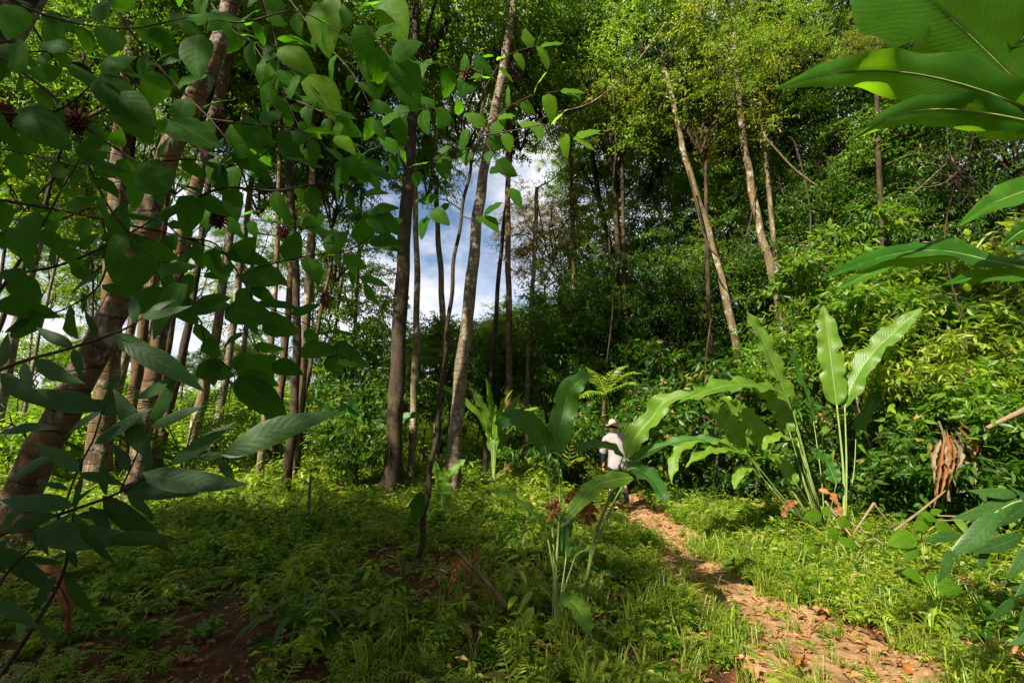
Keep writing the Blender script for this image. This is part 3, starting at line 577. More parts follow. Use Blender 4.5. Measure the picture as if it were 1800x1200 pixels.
# far wood closing the view
x = rng.uniform(-62, 62, 230); y = rng.uniform(34, 60, 230); z = H(x, y) + np.where(x < -3, rng.uniform(.4, 3.2, 230), rng.uniform(.5, 9.5, 230))
wood = []
for kx, lf in (('a', 'mid'), ('c', 'bright'), ('b', 'deep')):
    me = CR[kx][0].copy(); me.materials.clear(); me.materials.append(M[lf]); wood.append(me)
scatter('distant_wood', wood, np.stack([x, y, z], 1), np.stack([x * 0, x * 0, rng.random(230) * 6.28], 1), rng.uniform(.9, 1.6, 230), 'far mass of green trees closing the view behind the trunks', 'wood')

# leaf litter
n = 30000; x, y = zone(n, 2.0, 11); pd = path_dist(x, y)
k = rng.random(n) < np.clip(-.0 + .38 + .7 * (pd < .7) + .35 * val(x, y, 1.1, 5), .08, 1); x, y = x[k], y[k]; n = len(x)
TL = (T8[0] * np.array([1, 1, 1.2]) + np.array([(0, 0, 0), (0, 0, .1), (0, 0, .12), (0, 0, .3), (0, 0, .22), (0, 0, .1), (0, 0, .15), (0, 0, .28)]), T8[1])
V, F, tn, U = cloud(TL, np.stack([x, y, H(x, y) + .012], 1), rng.random(n) * 6.28, rng.normal(0, .25, n), rng.normal(0, .5, n), rng.uniform(.02, .11, n), rng.uniform(.010, .04, n), rng.random(n) * .9)
tag(link('leaf_litter', mesh('leaf_litter', V, F, M['litter'], tn, U, False)), 'brown fallen leaves scattered over the soil and the path', 'leaf litter', kind='stuff')
# small broken twigs
mb = MB()
for i in range(420):
    x, y = zone(1, 2.2, 9); a = rng.random() * 6.28; l = rng.uniform(.05, .35); b = np.array([x[0], y[0], hz(x[0], y[0]) + .015]); d = np.array([math.cos(a), math.sin(a), rng.normal(0, .12)]) * l
    mb.add(*tube([b, b + d * .5 + rng.normal(0, .01, 3), b + d], [.004, .004, .002], 4))
tag(link('twig_litter', mb.mesh('twig_litter', M['paledead'])), 'thin dry broken twigs lying among the leaf litter', 'twigs', kind='stuff')

# ------------------------------------------------------------------ large leaves
def blade(spine, hw, nrm, m, prof='banana', wav=.12, wk=9, fold=.35, tear=0, nu=34, nv=9, seed=None):
    r = random.Random(seed if seed is not None else random.random()); sp = catmull(spine, 8); n = len(sp); V = []; U = []
    # resample
    Ls = [0]
    for a, b in zip(sp[:-1], sp[1:]): Ls.append(Ls[-1] + (b - a).length)
    tot = Ls[-1]; ph = [r.random() * 6.28 for _ in range(6)]; o = sp[0]
    def at(s):
        d = s * tot; j = 0
        while j < n - 2 and Ls[j + 1] < d: j += 1
        q = (d - Ls[j]) / max(Ls[j + 1] - Ls[j], 1e-9); return sp[j].lerp(sp[j + 1], min(q, 1)), (sp[j + 1] - sp[j]).normalized()
    tr = {sg: [(r.uniform(.2, .9), r.uniform(.25, .7)) for _ in range(tear)] for sg in (-1, 1)}
    for i in range(nu):
        s = i / (nu - 1); p, d = at(s)
        if prof == 'banana': w = min(1, ((s + .004) / .13)) ** .6 * max(1 - max(0, (s - .55) / .45) ** 2.2, 0) ** .8
        elif prof == 'lance': w = math.sin(math.pi * min(max(s, 0), 1) ** .8) ** .9 * (1 - .25 * s)
        else: w = math.sin(math.pi * s ** .62) ** .75
        Mx = frame(d, nrm); X_, Z_ = Vector(Mx.col[0]), Vector(Mx.col[2])
        for k in range(nv):
            v = -1 + 2 * k / (nv - 1); sg = -1 if v < 0 else 1; a = abs(v)
            ww = w * (1 + wav * .6 * math.sin(s * wk * 5.1 + ph[0] + sg) + wav * .5 * math.sin(s * wk * 9.7 + ph[1] * sg)) if a > .6 else w
            for ts, dp in tr[sg]:
                ww *= 1 - dp * math.exp(-((s - ts) / .012) ** 2) * (a > .3)
            z = a * fold + wav * a ** 1.6 * (math.sin(s * wk * 4.3 + ph[2] + sg * 1.3) + .6 * math.sin(s * wk * 8.1 + ph[3] * sg)) * 1.3 - .22 * a * a
            V.append(p - o + X_ * (v * hw * ww) + Z_ * (z * hw * min(w * 2, 1))); U.append((s, v, 0))
    F = []
    for i in range(nu - 1):
        for k in range(nv - 1):
            a = i * nv + k; F += [(a, a + 1, a + nv + 1, a + nv)]
    me = mesh('leaf', [tuple(v) for v in V], F, m, np.full(len(V), r.random() * .9), U)
    rb = [at(s)[0] - o - Vector(frame(at(s)[1], nrm).col[2]) * hw * .02 for s in lin(0, .97, 14)]
    return me, o, rb
def big_plant(name, label, cat, base, leaves, leafm='heli', group=None):
    """leaves: dict(spine=[(px,py,Y)..], hw, n=normal, via=[(px,py,Y)..], ...)"""
    root = thing(name, label, cat, base, group)
    for lf in leaves:
        S = [P(*q) if len(q) == 3 and abs(q[0]) > 15 else Vector(q) for q in lf['spine']]
        kw = {k: lf[k] for k in ('prof', 'wav', 'wk', 'fold', 'tear', 'seed', 'nu') if k in lf}
        me, o, rb = blade(S, lf['hw'], lf.get('n', (-.2, -.7, .7)), M[lf.get('m', leafm)], **kw)
        l = link('leaf', me, root, o - Vector(base))
        r0 = lf.get('r', .008)
        V, F = tube(rb, lin(r0 * .55, r0 * .12, len(rb)), 5); link('midrib', mesh('midrib', V, F, M['stalk']), l)
        via = [P(*q) for q in lf.get('via', [])]
        b0 = Vector(base) + Vector((random.uniform(-.05, .05), random.uniform(-.05, .05), -.03)) if 'root' not in lf else P(*lf['root'])
        pts = catmull([b0] + via + [S[0]], 7); V, F = tube([p - Vector(base) for p in pts], lin(r0 * 1.35, r0 * .6, len(pts)), 7)
        link('stalk', mesh('stalk', V, F, M[lf.get('sm', 'stalk')]), root)
    return root
HB = G(975, 1120)
A = [dict(spine=[(961, 800, 3.5), (953, 772, 3.5), (935, 748, 3.45), (905, 735, 3.4), (868, 745, 3.35)], hw=.08, via=[(974, 1000, 3.55), (968, 880, 3.55)], n=(-.3, -.9, .2), m='heliB', wk=4),
     dict(spine=[(980, 795, 3.55), (985, 750, 3.5), (994, 712, 3.5), (1002, 685, 3.45), (1022, 668, 3.4), (1042, 662, 3.3)], hw=.09, via=[(978, 1000, 3.55), (984, 880, 3.55)], n=(.1, -1, .25), m='heliB', wk=4),
     dict(spine=[(962, 940, 3.5), (943, 908, 3.45), (915, 884, 3.4), (890, 870, 3.35), (860, 862, 3.3)], hw=.06, via=[(977, 1040, 3.5)], n=(-.1, -.4, .9), wk=6, wav=.2),
     dict(spine=[(1012, 975, 3.55), (1040, 962, 3.5), (1070, 962, 3.4), (1100, 972, 3.3)], hw=.035, via=[(985, 1060, 3.5)], n=(0, -.2, 1), wk=6, wav=.2),
     dict(spine=[(982, 1062, 3.35), (1003, 1056, 3.3), (1022, 1078, 3.2), (1036, 1116, 3.15)], hw=.07, n=(.2, -.5, .8), wk=5),
     dict(spine=[(995, 980, 3.6), (993, 940, 3.6), (1000, 905, 3.6), (1018, 880, 3.6)], hw=.05, via=[(985, 1060, 3.5)], n=(-.2, -.9, .2), m='heliB', wk=5)]
big_plant('heliconia_plant', 'tall green plant with dark paddle leaves at centre foreground', 'plant', HB, A)
BB = G(1026, 1075)
B = [dict(spine=[(1104, 802, 4.0), (1120, 765, 3.95), (1146, 735, 3.9), (1170, 705, 3.85), (1215, 692, 3.8)], hw=.088, via=[(1043, 960, 4.1), (1075, 870, 4.05)], n=(-.3, -.75, .6), wk=4, wav=.17, fold=.5),
     dict(spine=[(1104, 818, 4.0), (1135, 795, 3.95), (1165, 782, 3.9), (1210, 772, 3.8), (1268, 772, 3.7)], hw=.06, via=[(1040, 960, 4.1), (1070, 880, 4.05)], n=(.1, -.5, .8), m='heliB', wk=5),
     dict(spine=[(1104, 820, 3.95), (1128, 828, 3.85), (1152, 848, 3.75), (1168, 884, 3.65)], hw=.09, via=[(1042, 960, 4.1), (1072, 880, 4.05)], n=(.4, -.8, .4), m='heliB', wk=3),
     dict(spine=[(1096, 800, 3.95), (1070, 784, 3.85), (1040, 781, 3.75), (1008, 792, 3.65)], hw=.05, via=[(1041, 960, 4.1), (1068, 880, 4.05)], n=(-.1, -.7, .6), m='heliB', wk=4),
     dict(spine=[(1112, 838, 3.9), (1085, 842, 3.8), (1050, 852, 3.7), (1025, 875, 3.6), (985, 926, 3.5)], hw=.065, via=[(1046, 960, 4.05), (1085, 870, 3.98)], n=(-.3, -.85, .4), wk=4),
     dict(spine=[(1082, 880, 4.05), (1092, 850, 4.0), (1088, 815, 4.0)], hw=.03, via=[(1040, 980, 4.1)], n=(0, -1, .2), m='heliB')]
big_plant('heliconia_plant', 'paddle-leaved plant with wavy leaves arching in front of the walker', 'plant', BB, B)
CB = G(1445, 935)
n1 = (-.25, -.85, .45)
Cc = [dict(spine=[(1471, 712, 6.7), (1463, 650, 6.7), (1456, 595, 6.75), (1447, 537, 6.8)], hw=.165, via=[(1482, 820, 6.75)], root=(1484, 905, 6.8), n=(-.25, -.95, .1), wk=6, wav=.10, tear=3, r=.016, fold=.25),
      dict(spine=[(1485, 716, 6.7), (1500, 672, 6.7), (1532, 622, 6.65), (1572, 583, 6.6), (1622, 540, 6.5)], hw=.15, via=[(1488, 820, 6.75)], root=(1486, 905, 6.8), n=(-.8, -.55, .2), wk=6, wav=.14, tear=4, r=.014),
      dict(spine=[(1391, 722, 6.6), (1366, 655, 6.6), (1340, 596, 6.6), (1311, 547, 6.6)], hw=.165, via=[(1410, 800, 6.65), (1440, 890, 6.65)], n=(.3, -.9, .3), wk=6, wav=.12, tear=3, r=.014),
      dict(spine=[(1387, 695, 6.4), (1340, 680, 6.2), (1290, 676, 6.0), (1240, 688, 5.85), (1193, 708, 5.75)], hw=.15, via=[(1400, 770, 6.5), (1435, 880, 6.6)], n=(0, -.55, .85), wk=6, wav=.16, tear=3, r=.014),
      dict(spine=[(1309, 790, 6.4), (1287, 752, 6.35), (1262, 726, 6.3), (1233, 700, 6.2)], hw=.13, via=[(1350, 850, 6.5), (1400, 905, 6.55)], n=n1, wk=5, wav=.16, tear=2),
      dict(spine=[(1352, 792, 6.6), (1330, 752, 6.6), (1300, 722, 6.5), (1266, 698, 6.4)], hw=.15, via=[(1385, 850, 6.65), (1420, 905, 6.65)], n=n1, wk=5, wav=.18, tear=3),
      dict(spine=[(1388, 760, 6.5), (1370, 722, 6.5), (1345, 695, 6.4), (1322, 684, 6.3)], hw=.12, via=[(1405, 820, 6.6), (1430, 900, 6.6)], n=n1, wk=5, wav=.18),
      dict(spine=[(1305, 795, 6.2), (1262, 775, 6.1), (1215, 778, 6.0), (1188, 800, 5.9), (1180, 850, 5.8)], hw=.09, via=[(1350, 860, 6.4)], n=(-.4, -.4, .8), wk=6, wav=.2),
      dict(spine=[(1318, 800, 6.2), (1275, 790, 6.0), (1230, 800, 5.85), (1205, 822, 5.75)], hw=.08, via=[(1360, 865, 6.4)], n=(-.1, -.4, .9), wk=6, wav=.2),
      dict(spine=[(1400, 850, 6.5), (1375, 815, 6.5), (1350, 800, 6.4)], hw=.09, n=n1, wk=5),
      dict(spine=[(1470, 850, 6.6), (1452, 810, 6.6), (1425, 790, 6.5)], hw=.10, n=(-.3, -.8, .5), m='heliB')]
Cc += [dict(spine=[(1430, 740, 6.9), (1418, 690, 6.9), (1400, 650, 6.9), (1390, 600, 6.9)], hw=.10, via=[(1445, 850, 6.9)], n=(.5, -.8, .2), wk=5, tear=3, m='heliB'),
       dict(spine=[(1505, 760, 7.1), (1530, 715, 7.1), (1548, 680, 7.1), (1580, 660, 7.0)], hw=.09, via=[(1495, 860, 7.0)], n=(-.5, -.6, .5), wk=5, tear=2, m='heliB'),
       dict(spine=[(1340, 840, 6.3), (1318, 822, 6.2), (1300, 830, 6.1), (1290, 860, 6.0)], hw=.07, n=(-.2, -.5, .8), wk=5, wav=.2),
       dict(spine=[(1405, 790, 6.3), (1388, 770, 6.2), (1360, 768, 6.1), (1340, 790, 6.0)], hw=.08, n=(-.2, -.5, .8), wk=5, wav=.2, tear=2),
       dict(spine=[(1440, 860, 6.3), (1462, 870, 6.2), (1476, 900, 6.1), (1478, 940, 6.0)], hw=.05, n=(.3, -.8, .3), wk=6, wav=.3, m='brown', sm='paledead'),
       dict(spine=[(1400, 880, 6.3), (1382, 890, 6.2), (1376, 915, 6.1)], hw=.04, n=(.3, -.8, .3), wk=6, wav=.3, m='brown', sm='paledead')]
big_plant('heliconia_plant', 'large sunlit clump of upright and arching paddle leaves right of the path', 'plant', CB, Cc)
GB = (2.35, 1.75, hz(2.35, 1.75))
Gn = [dict(spine=[(1860, 215, 1.75), (1797, 152, 1.7), (1705, 62, 1.66), (1633, -2, 1.62), (1570, -70, 1.6), (1490, -150, 1.6)], hw=.22, n=(-.35, -.75, -.55), wk=3, wav=.09, fold=.25, tear=2, r=.014),
      dict(spine=[(1860, 212, 1.75), (1750, 168, 1.68), (1650, 138, 1.62), (1550, 124, 1.58), (1450, 132, 1.55), (1358, 158, 1.52)], hw=.105, n=(-.1, -.85, -.5), wk=3, wav=.14, fold=.15, prof='lance', r=.012),
      dict(spine=[(1860, 225, 1.78), (1740, 200, 1.7), (1650, 192, 1.66), (1570, 205, 1.6), (1488, 250, 1.55)], hw=.075, n=(0, -.8, -.5), wk=3, wav=.10, fold=.15, prof='lance', r=.011),
      dict(spine=[(1870, 480, 2.0), (1760, 462, 2.0), (1650, 440, 2.0), (1550, 452, 2.0), (1443, 490, 2.0)], hw=.085, n=(0, -.8, .55), wk=3, wav=.12, tear=3, prof='lance', r=.011),
      dict(spine=[(1700, 455, 2.02), (1620, 455, 2.02), (1545, 472, 2.0), (1465, 513, 2.0)], hw=.05, n=(.1, -.8, .5), via=[(1800, 470, 2.05)], wk=3, wav=.12, prof='lance', r=.008),
      dict(spine=[(1870, 490, 2.05), (1780, 482, 2.0), (1715, 488, 2.0), (1652, 502, 2.0)], hw=.06, n=(0, -.85, .4), wk=3, prof='lance', r=.009),
      dict(spine=[(1880, 310, 1.9), (1790, 340, 1.85), (1730, 365, 1.8), (1683, 400, 1.8)], hw=.075, n=(-.3, -.85, .2), wk=3, prof='lance', r=.009),
      dict(spine=[(1860, 470, 1.7), (1815, 445, 1.7), (1770, 440, 1.7)], hw=.055, n=(-.3, -.8, .4), m='lance', prof='ovate'),
      dict(spine=[(1850, 400, 1.7), (1800, 405, 1.7), (1762, 432, 1.7)], hw=.04, n=(-.3, -.9, .1), m='broad', prof='ovate')]
big_plant('ginger_plant', 'giant broad leaves hanging in from the right edge close to the camera', 'plant', GB, Gn, 'ginger')

# brown dried bracts on the centre plants
for lab, px, py, Yb, s in [('curled red-brown dried flower head on the centre plant stem', 974, 893, 3.5, .05), ('dark brown dried leaf bundle behind the centre stem', 1006, 872, 3.65, .06), ('hanging brown shrivelled leaf right of the centre stem', 1033, 898, 3.7, .075)]:
    mb = MB()
    for i in range(26):
        th = i * 2.4; e = Vector((math.cos(th), math.sin(th), random.uniform(-1.3, .8))) * s * random.uniform(.5, 1.1)
        o_ = Vector((random.gauss(0, .3), random.gauss(0, .3), random.gauss(0, .5))) * s; Mx = frame(e, (math.sin(th), -math.cos(th), .4))
        mb.add([tuple(o_ + Mx @ Vector((v[0] * s * .7, v[1] * e.length, v[2] * s * 3))) for v in T8[0]], T8[1])
    o_ = link('dried_flower', mb.mesh('dried_flower', M['brown'])); o_.location = P(px, py, Yb); tag(o_, lab, 'dried flower')

# ------------------------------------------------------------------ leafy near branches
def leaf_protos(mt, asp, n=3, fold=.2, curl=.25, prof='ovate'):
    out = []
    for k in range(n):
        sp = [Vector((.05 * math.sin(k + s * 3), s, -curl * s * s * (.6 + .4 * k))) for s in lin(0, 1, 5)]
        me, o, rb = blade(sp, asp * .5, (0, 0, 1), M[mt], prof=prof, wav=.05, wk=2.2, fold=fold, nu=9, nv=5, seed=k + 3); out.append(me)
    return out
LB = leaf_protos('broad', .62); LL = leaf_protos('lance', .27, curl=.2, prof='lance'); LM = leaf_protos('broad', .5, curl=.4)
M['broadlit'] = leafmat('sunlit_broad_leaf', (.045, .12, .006), (.09, .18, .010), (.22, .42, .008), trans=.55, rough=.5, veins=True, vk=60, mid=(.10, .2, .03), spec=.06, bumpy=.1)  # brighter copy of the broad leaf, sunlight painted into its colours
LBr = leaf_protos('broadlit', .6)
def put_leaf(root, protos, base, d, nrm, ln, name='leaf'):
    o = link(name, random.choice(protos), root); b = root.location
    o.matrix_basis = Matrix.Translation(Vector(base) - b) @ frame(d, nrm).to_4x4() @ Matrix.Scale(ln, 4); return o
def leaf_px(root, protos, p0, p1, Yb, jit=.3, twist=0, Y1=None, scale=1.0):
    """leaf from base pixel to tip pixel, broad side roughly towards the open"""
    a = P(*p0, Yb); b = P(*p1, Y1 or Yb - .03); d = b - a
    n_ = Vector((random.uniform(-jit, jit) + twist, -1, random.uniform(-jit, jit) + .35)); return put_leaf(root, protos, a, d, n_, d.length * scale)
def branch(root, px, r0, protos=None, ln=.2, step=.1, skip=0, twig='branch', up=0, r1=.003, jit=.5, sides=6):
    S = catmull([P(*q) for q in px], 7); b = root.location
    V, F = tube([p - b for p in S], lin(r0, r1, len(S)), sides, .05); link(twig, mesh(twig, V, F, M['twig']), root)
    if not protos: return
    acc = 0; sd = 1
    for a, c in zip(S[:-1], S[1:]):
        acc += (c - a).length
        if acc > step and random.random() > skip:
            acc = 0; sd = -sd; d = (c - a).normalized(); s_ = Vector((d.z, 0, -d.x)) * sd
            e = (d * random.uniform(.1, .7) + s_ * random.uniform(.5, 1) + Vector((0, random.uniform(-.5, .5), random.uniform(-.7, .15)))).normalized()
            pet = c + e * ln * .12; n_ = Vector((random.gauss(0, jit), -.8, random.gauss(.5, jit)))
            V, F = tube([c - b, pet - b], [.003, .0022], 4); 
            put_leaf(root, protos, c + e * ln * .05, e, n_, ln * random.uniform(.65, 1.2))
    d = (S[-1] - S[-2]).normalized(); put_leaf(root, protos, S[-1], d, (random.gauss(0, jit), -.8, .5), ln)
# big near tree, trunk just outside the left edge
NT = thing('broadleaf_tree', 'dark near tree whose broad leaves and twigs fill the upper left', 'tree', (-3.9, 2.5, hz(-3.9, 2.5)))
tp = [Vector((0, 0, -.1)), Vector((.1, .05, 1.2)), Vector((.15, 0, 2.6)), Vector((.5, .1, 4.2)), Vector((1.1, .1, 5.6))]
V, F = tube(catmull(tp, 7), lin(.14, .06, 29), 14, .08, .2); link('trunk', mesh('trunk', V, F, M['barkdark']), NT)
BRS = [([(-220, 40, 2.6), (-60, 70, 2.5), (70, 150, 2.4), (160, 230, 2.4), (250, 290, 2.4), (350, 345, 2.4)], .014), ([(-220, 300, 2.7), (-60, 340, 2.6), (80, 365, 2.6), (200, 390, 2.6), (330, 420, 2.6), (450, 470, 2.6)], .013),
       ([(100, -160, 2.4), (180, -20, 2.3), (240, 70, 2.3), (300, 140, 2.3), (370, 210, 2.3), (410, 260, 2.3)], .011), ([(260, -200, 2.8), (380, 20, 2.7), (460, 85, 2.7), (530, 140, 2.6), (590, 205, 2.6)], .011),
       ([(420, -140, 2.6), (475, 40, 2.6), (490, 110, 2.6), (470, 180, 2.6)], .008), ([(-220, 520, 2.6), (-60, 490, 2.5), (90, 470, 2.5), (190, 430, 2.5), (280, 380, 2.5)], .012),
       ([(135, 235, 2.4), (160, 300, 2.3), (195, 370, 2.3), (250, 440, 2.3), (300, 520, 2.2)], .008), ([(350, 345, 2.4), (400, 330, 2.4), (480, 335, 2.4), (560, 325, 2.4), (620, 335, 2.4), (665, 370, 2.4)], .007),
       ([(330, 420, 2.6), (380, 430, 2.6), (425, 490, 2.5), (450, 530, 2.5), (520, 560, 2.5), (590, 600, 2.5)], .006), ([(560, -120, 2.3), (600, -20, 2.3), (650, 50, 2.3), (690, 110, 2.3)], .006),
       ([(560, 325, 2.4), (590, 280, 2.4), (640, 290, 2.3)], .004), ([(-100, 180, 2.1), (20, 200, 2.1), (110, 190, 2.1), (180, 130, 2.1)], .009), ([(-80, -60, 2.2), (40, 10, 2.2), (130, 40, 2.2), (230, 50, 2.2), (330, 30, 2.2)], .009),
       ([(180, 390, 2.6), (190, 440, 2.5), (175, 500, 2.4), (120, 540, 2.3), (60, 560, 2.3)], .007), ([(330, 20, 2.5), (420, 40, 2.5), (520, 20, 2.5), (600, 60, 2.5)], .007),
       ([(250, 290, 2.4), (330, 280, 2.4), (420, 290, 2.4), (500, 250, 2.4)], .006), ([(450, 470, 2.6), (540, 450, 2.6), (610, 440, 2.6), (660, 410, 2.6)], .005),
       ([(370, 210, 2.3), (450, 220, 2.3), (530, 230, 2.3), (600, 280, 2.3)], .006), ([(450, 470, 2.6), (440, 520, 2.6), (430, 575, 2.6), (455, 620, 2.6)], .004),
       ([(-60, 600, 2.2), (60, 420, 2.2), (110, 330, 2.2), (140, 280, 2.2)], .009), ([(300, 520, 2.2), (350, 560, 2.3), (365, 610, 2.4), (420, 660, 2.4)], .004)]
for px, r_ in BRS: branch(NT, px, r_, LB if random.random() < .65 else LM, .195, .085, .05)
for p0, p1, Yb, pr in [((575, -8), (556, 82), 2.6, LBr), ((680, -15), (697, 62), 2.3, LBr), ((652, 85), (650, 152), 2.4, LB), ((690, 88), (712, 175), 2.4, LB), ((492, 82), (540, 120), 2.6, LBr), ((545, 130), (582, 195), 2.6, LBr),
                       ((588, 235), (600, 208), 2.6, LBr), ((590, 238), (618, 262), 2.6, LBr), ((655, 370), (696, 358), 2.4, LB), ((650, 378), (678, 402), 2.4, LB), ((348, 640), (408, 655), 2.4, LB), ((412, 650), (424, 618), 2.4, LB),
                       ((425, 655), (478, 668), 2.4, LM), ((418, 662), (482, 735), 2.3, LM), ((478, 638), (522, 655), 2.5, LB), ((462, 560), (522, 580), 2.5, LB), ((528, 612), (592, 608), 2.5, LB), ((575, 625), (600, 655), 2.5, LB), ((592, 630), (640, 636), 2.5, LM),
                       ((345, 535), (395, 520), 2.3, LB), ((395, 540), (470, 560), 2.3, LB), ((330, 500), (215, 560), 1.9, LM), ((270, 450), (205, 520), 2.0, LB), ((215, 160), (240, 240), 2.1, LB), ((180, 130), (245, 200), 2.1, LM),
                       ((300, 210), (385, 245), 2.2, LB), ((300, 335), (230, 260), 2.2, LB), ((350, 60), (345, 130), 2.1, LB), ((60, 370), (25, 470), 2.0, LM), ((40, 190), (95, 250), 2.0, LB), ((120, 90), (60, 60), 2.0, LB), ((30, 130), (20, 60), 1.9, LB)]:
    leaf_px(NT, pr, p0, p1, Yb, .25)
NT2 = thing('broadleaf_tree', 'second near tree with smaller soft leaves hanging behind the large dark leaves', 'tree', (-5.0, 3.4, hz(-5.0, 3.4)))
V, F = tube(catmull([Vector((0, 0, -.1)), Vector((.1, .05, 1.4)), Vector((.05, 0, 3)), Vector((.6, .1, 5)), Vector((1.3, .1, 7))], 7), lin(.13, .05, 29), 12, .08, .2); link('trunk', mesh('trunk', V, F, M['barkpale']), NT2)
for px in [[(-250, 140, 3.4), (-60, 110, 3.4), (80, 90, 3.4), (200, 110, 3.4), (330, 120, 3.4)], [(-250, 260, 3.4), (-20, 260, 3.4), (120, 290, 3.4), (260, 330, 3.4), (420, 380, 3.4), (540, 400, 3.4)], [(200, -120, 3.5), (330, -20, 3.5), (430, 60, 3.5), (500, 170, 3.5), (540, 260, 3.5)],
           [(-250, 420, 3.4), (-20, 410, 3.4), (100, 430, 3.4), (240, 470, 3.4), (360, 480, 3.3)], [(420, -120, 3.6), (540, 40, 3.6), (620, 130, 3.5), (660, 210, 3.5)], [(200, 110, 3.4), (270, 180, 3.4), (330, 250, 3.3), (440, 300, 3.3)], [(120, 290, 3.4), (60, 350, 3.4), (20, 400, 3.3)],
           [(540, 400, 3.4), (600, 440, 3.4), (640, 500, 3.4)], [(500, 170, 3.5), (570, 200, 3.4), (620, 250, 3.4), (650, 300, 3.4)], [(260, 330, 3.4), (300, 400, 3.4), (360, 440, 3.3), (440, 500, 3.3)]]:
    branch(NT2, px, .009, LM if random.random() < .5 else LB, .19, .085, .08, sides=5)
def fruit(root, px, py, Yb, s, long=1.3):
    mb = MB(); 
    for i in range(60):
        z = 1 - 2 * (i + .5) / 60; th = i * 2.4; rr = math.sqrt(1 - z * z); p = Vector((rr * math.cos(th), rr * math.sin(th), z * long)) * s
        d = Vector((p.x, p.y, p.z * .6 - s * .5)).normalized(); a = p * .5
        mb.add(*tube([a, p * .95, p * 1.05 + d * s * random.uniform(.05, .35)], [s * .16, s * .17, s * .05], 5))
    mb.add(*tube([Vector((0, 0, s * long)), Vector((.2 * s, 0, s * long + s * 1.2))], [s * .12, s * .08], 5))
    f = link('fruit', mb.mesh('fruit', M['fruit']), root, P(px, py, Yb) - root.location)
for q in [(137, 215, 2.4, .05, 1.2), (6, 215, 2.2, .055, 2.0), (142, 124, 2.4, .05, .7), (508, 252, 2.5, .05, 1.3), (466, 326, 2.5, .045, 1.0), (386, 215, 2.5, .04, 1.3), (572, 525, 2.5, .028, 1.8), (285, 446, 2.5, .04, 1.2), (498, 408, 2.5, .03, 1.2), (384, 385, 2.5, .04, 1.4)]: fruit(NT, *q)
# lower near shrub with long pointed leaves
NS = thing('long_leaved_shrub', 'dark near shrub with long pointed leaves at lower left', 'shrub', (-2.3, 1.9, hz(-2.3, 1.9)))
for px, r_ in [([(-150, 1010, 1.9), (0, 940, 1.9), (130, 895, 1.9), (210, 865, 1.9), (300, 815, 1.9), (388, 798, 1.9)], .009), ([(-150, 740, 1.8), (0, 650, 1.8), (130, 610, 1.8), (215, 580, 1.8), (250, 558, 1.8)], .009),
               ([(110, 900, 1.9), (135, 830, 1.9), (165, 770, 1.9), (180, 720, 1.9)], .005), ([(-80, 1300, 2.0), (40, 1130, 1.9), (110, 1010, 1.9), (130, 895, 1.9)], .012), ([(210, 865, 1.9), (240, 800, 1.9), (265, 740, 1.9)], .004), ([(-200, 1250, 1.7), (-60, 1120, 1.7), (10, 1010, 1.7), (60, 960, 1.7)], .01)]:
    branch(NS, px, r_, LL, .15, .07, .1)
for p0, p1 in [((388, 798), (580, 730)), ((250, 830), (430, 838)), ((210, 855), (330, 870)), ((190, 945), (285, 965)), ((250, 800), (190, 680)), ((265, 745), (310, 660)), ((265, 750), (345, 715)), ((300, 815), (400, 745)), ((240, 700), (330, 640)),
               ((215, 730), (110, 700)), ((180, 720), (30, 660)), ((180, 722), (105, 765)), ((165, 780), (250, 720)), ((140, 830), (50, 780)), ((130, 890), (-10, 850)), ((130, 900), (160, 1010)), ((100, 905), (-20, 930)), ((60, 930), (240, 935)), ((20, 945), (-60, 1000)),
               ((0, 960), (60, 1060)), ((180, 870), (260, 990)), ((110, 1000), (170, 1100)), ((100, 1010), (30, 1080)), ((60, 1060), (-20, 1100)), ((135, 1000), (80, 900)), ((10, 1010), (-40, 900)), ((250, 558), (330, 530)), ((130, 612), (60, 560)), ((60, 630), (140, 670)), ((200, 585), (250, 640)), ((0, 655), (70, 720)), ((215, 600), (330, 680)), ((20, 840), (100, 790)), ((0, 760), (80, 745))]:
    leaf_px(NS, LL, p0, p1, random.uniform(1.65, 1.95), .5, 0, None)
# sapling with big soft leaves at upper centre
SP = make_tree('thin dark sapling with large soft leaves and a brown fruit, left of centre', [(738, 985), (748, 890), (765, 770), (785, 600), (800, 450), (822, 320), (840, 240), (850, 160)], 5.3, .038, .016, 'barkdark', [], 'tree', 'sapling', flare=False, sides=10)
for px in [[(840, 240, 5.3), (880, 200, 5.2), (930, 170, 5.1), (985, 160, 5.0)], [(840, 240, 5.3), (900, 230, 5.1), (960, 220, 4.9), (1010, 240, 4.8)], [(838, 260, 5.3), (780, 270, 5.1), (730, 300, 5.0), (700, 270, 4.9)], [(850, 160, 5.3), (800, 120, 5.1), (740, 110, 5.0)],
           [(850, 160, 5.3), (890, 100, 5.2), (950, 80, 5.1)], [(812, 370, 5.3), (775, 350, 5.2), (750, 380, 5.1)], [(812, 380, 5.3), (835, 385, 5.2), (850, 375, 5.1)], [(850, 160, 5.3), (840, 90, 5.3), (822, 140, 5.2)], [(840, 240, 5.3), (800, 200, 5.0), (760, 190, 4.8), (700, 200, 4.6)], [(845, 230, 5.3), (870, 280, 5.2), (900, 330, 5.1)]]:
    branch(SP, px, .010, LBr if px[-1][0] > 900 else LB, .30, .14, .05, sides=5)
fruit(SP, 822, 134, 5.2, .085, 1.2)
leaf_px(SP, LB, (745, 885), (722, 905), 5.2, scale=1.4); leaf_px(SP, LB, (748, 870), (722, 882), 5.1, scale=1.3)

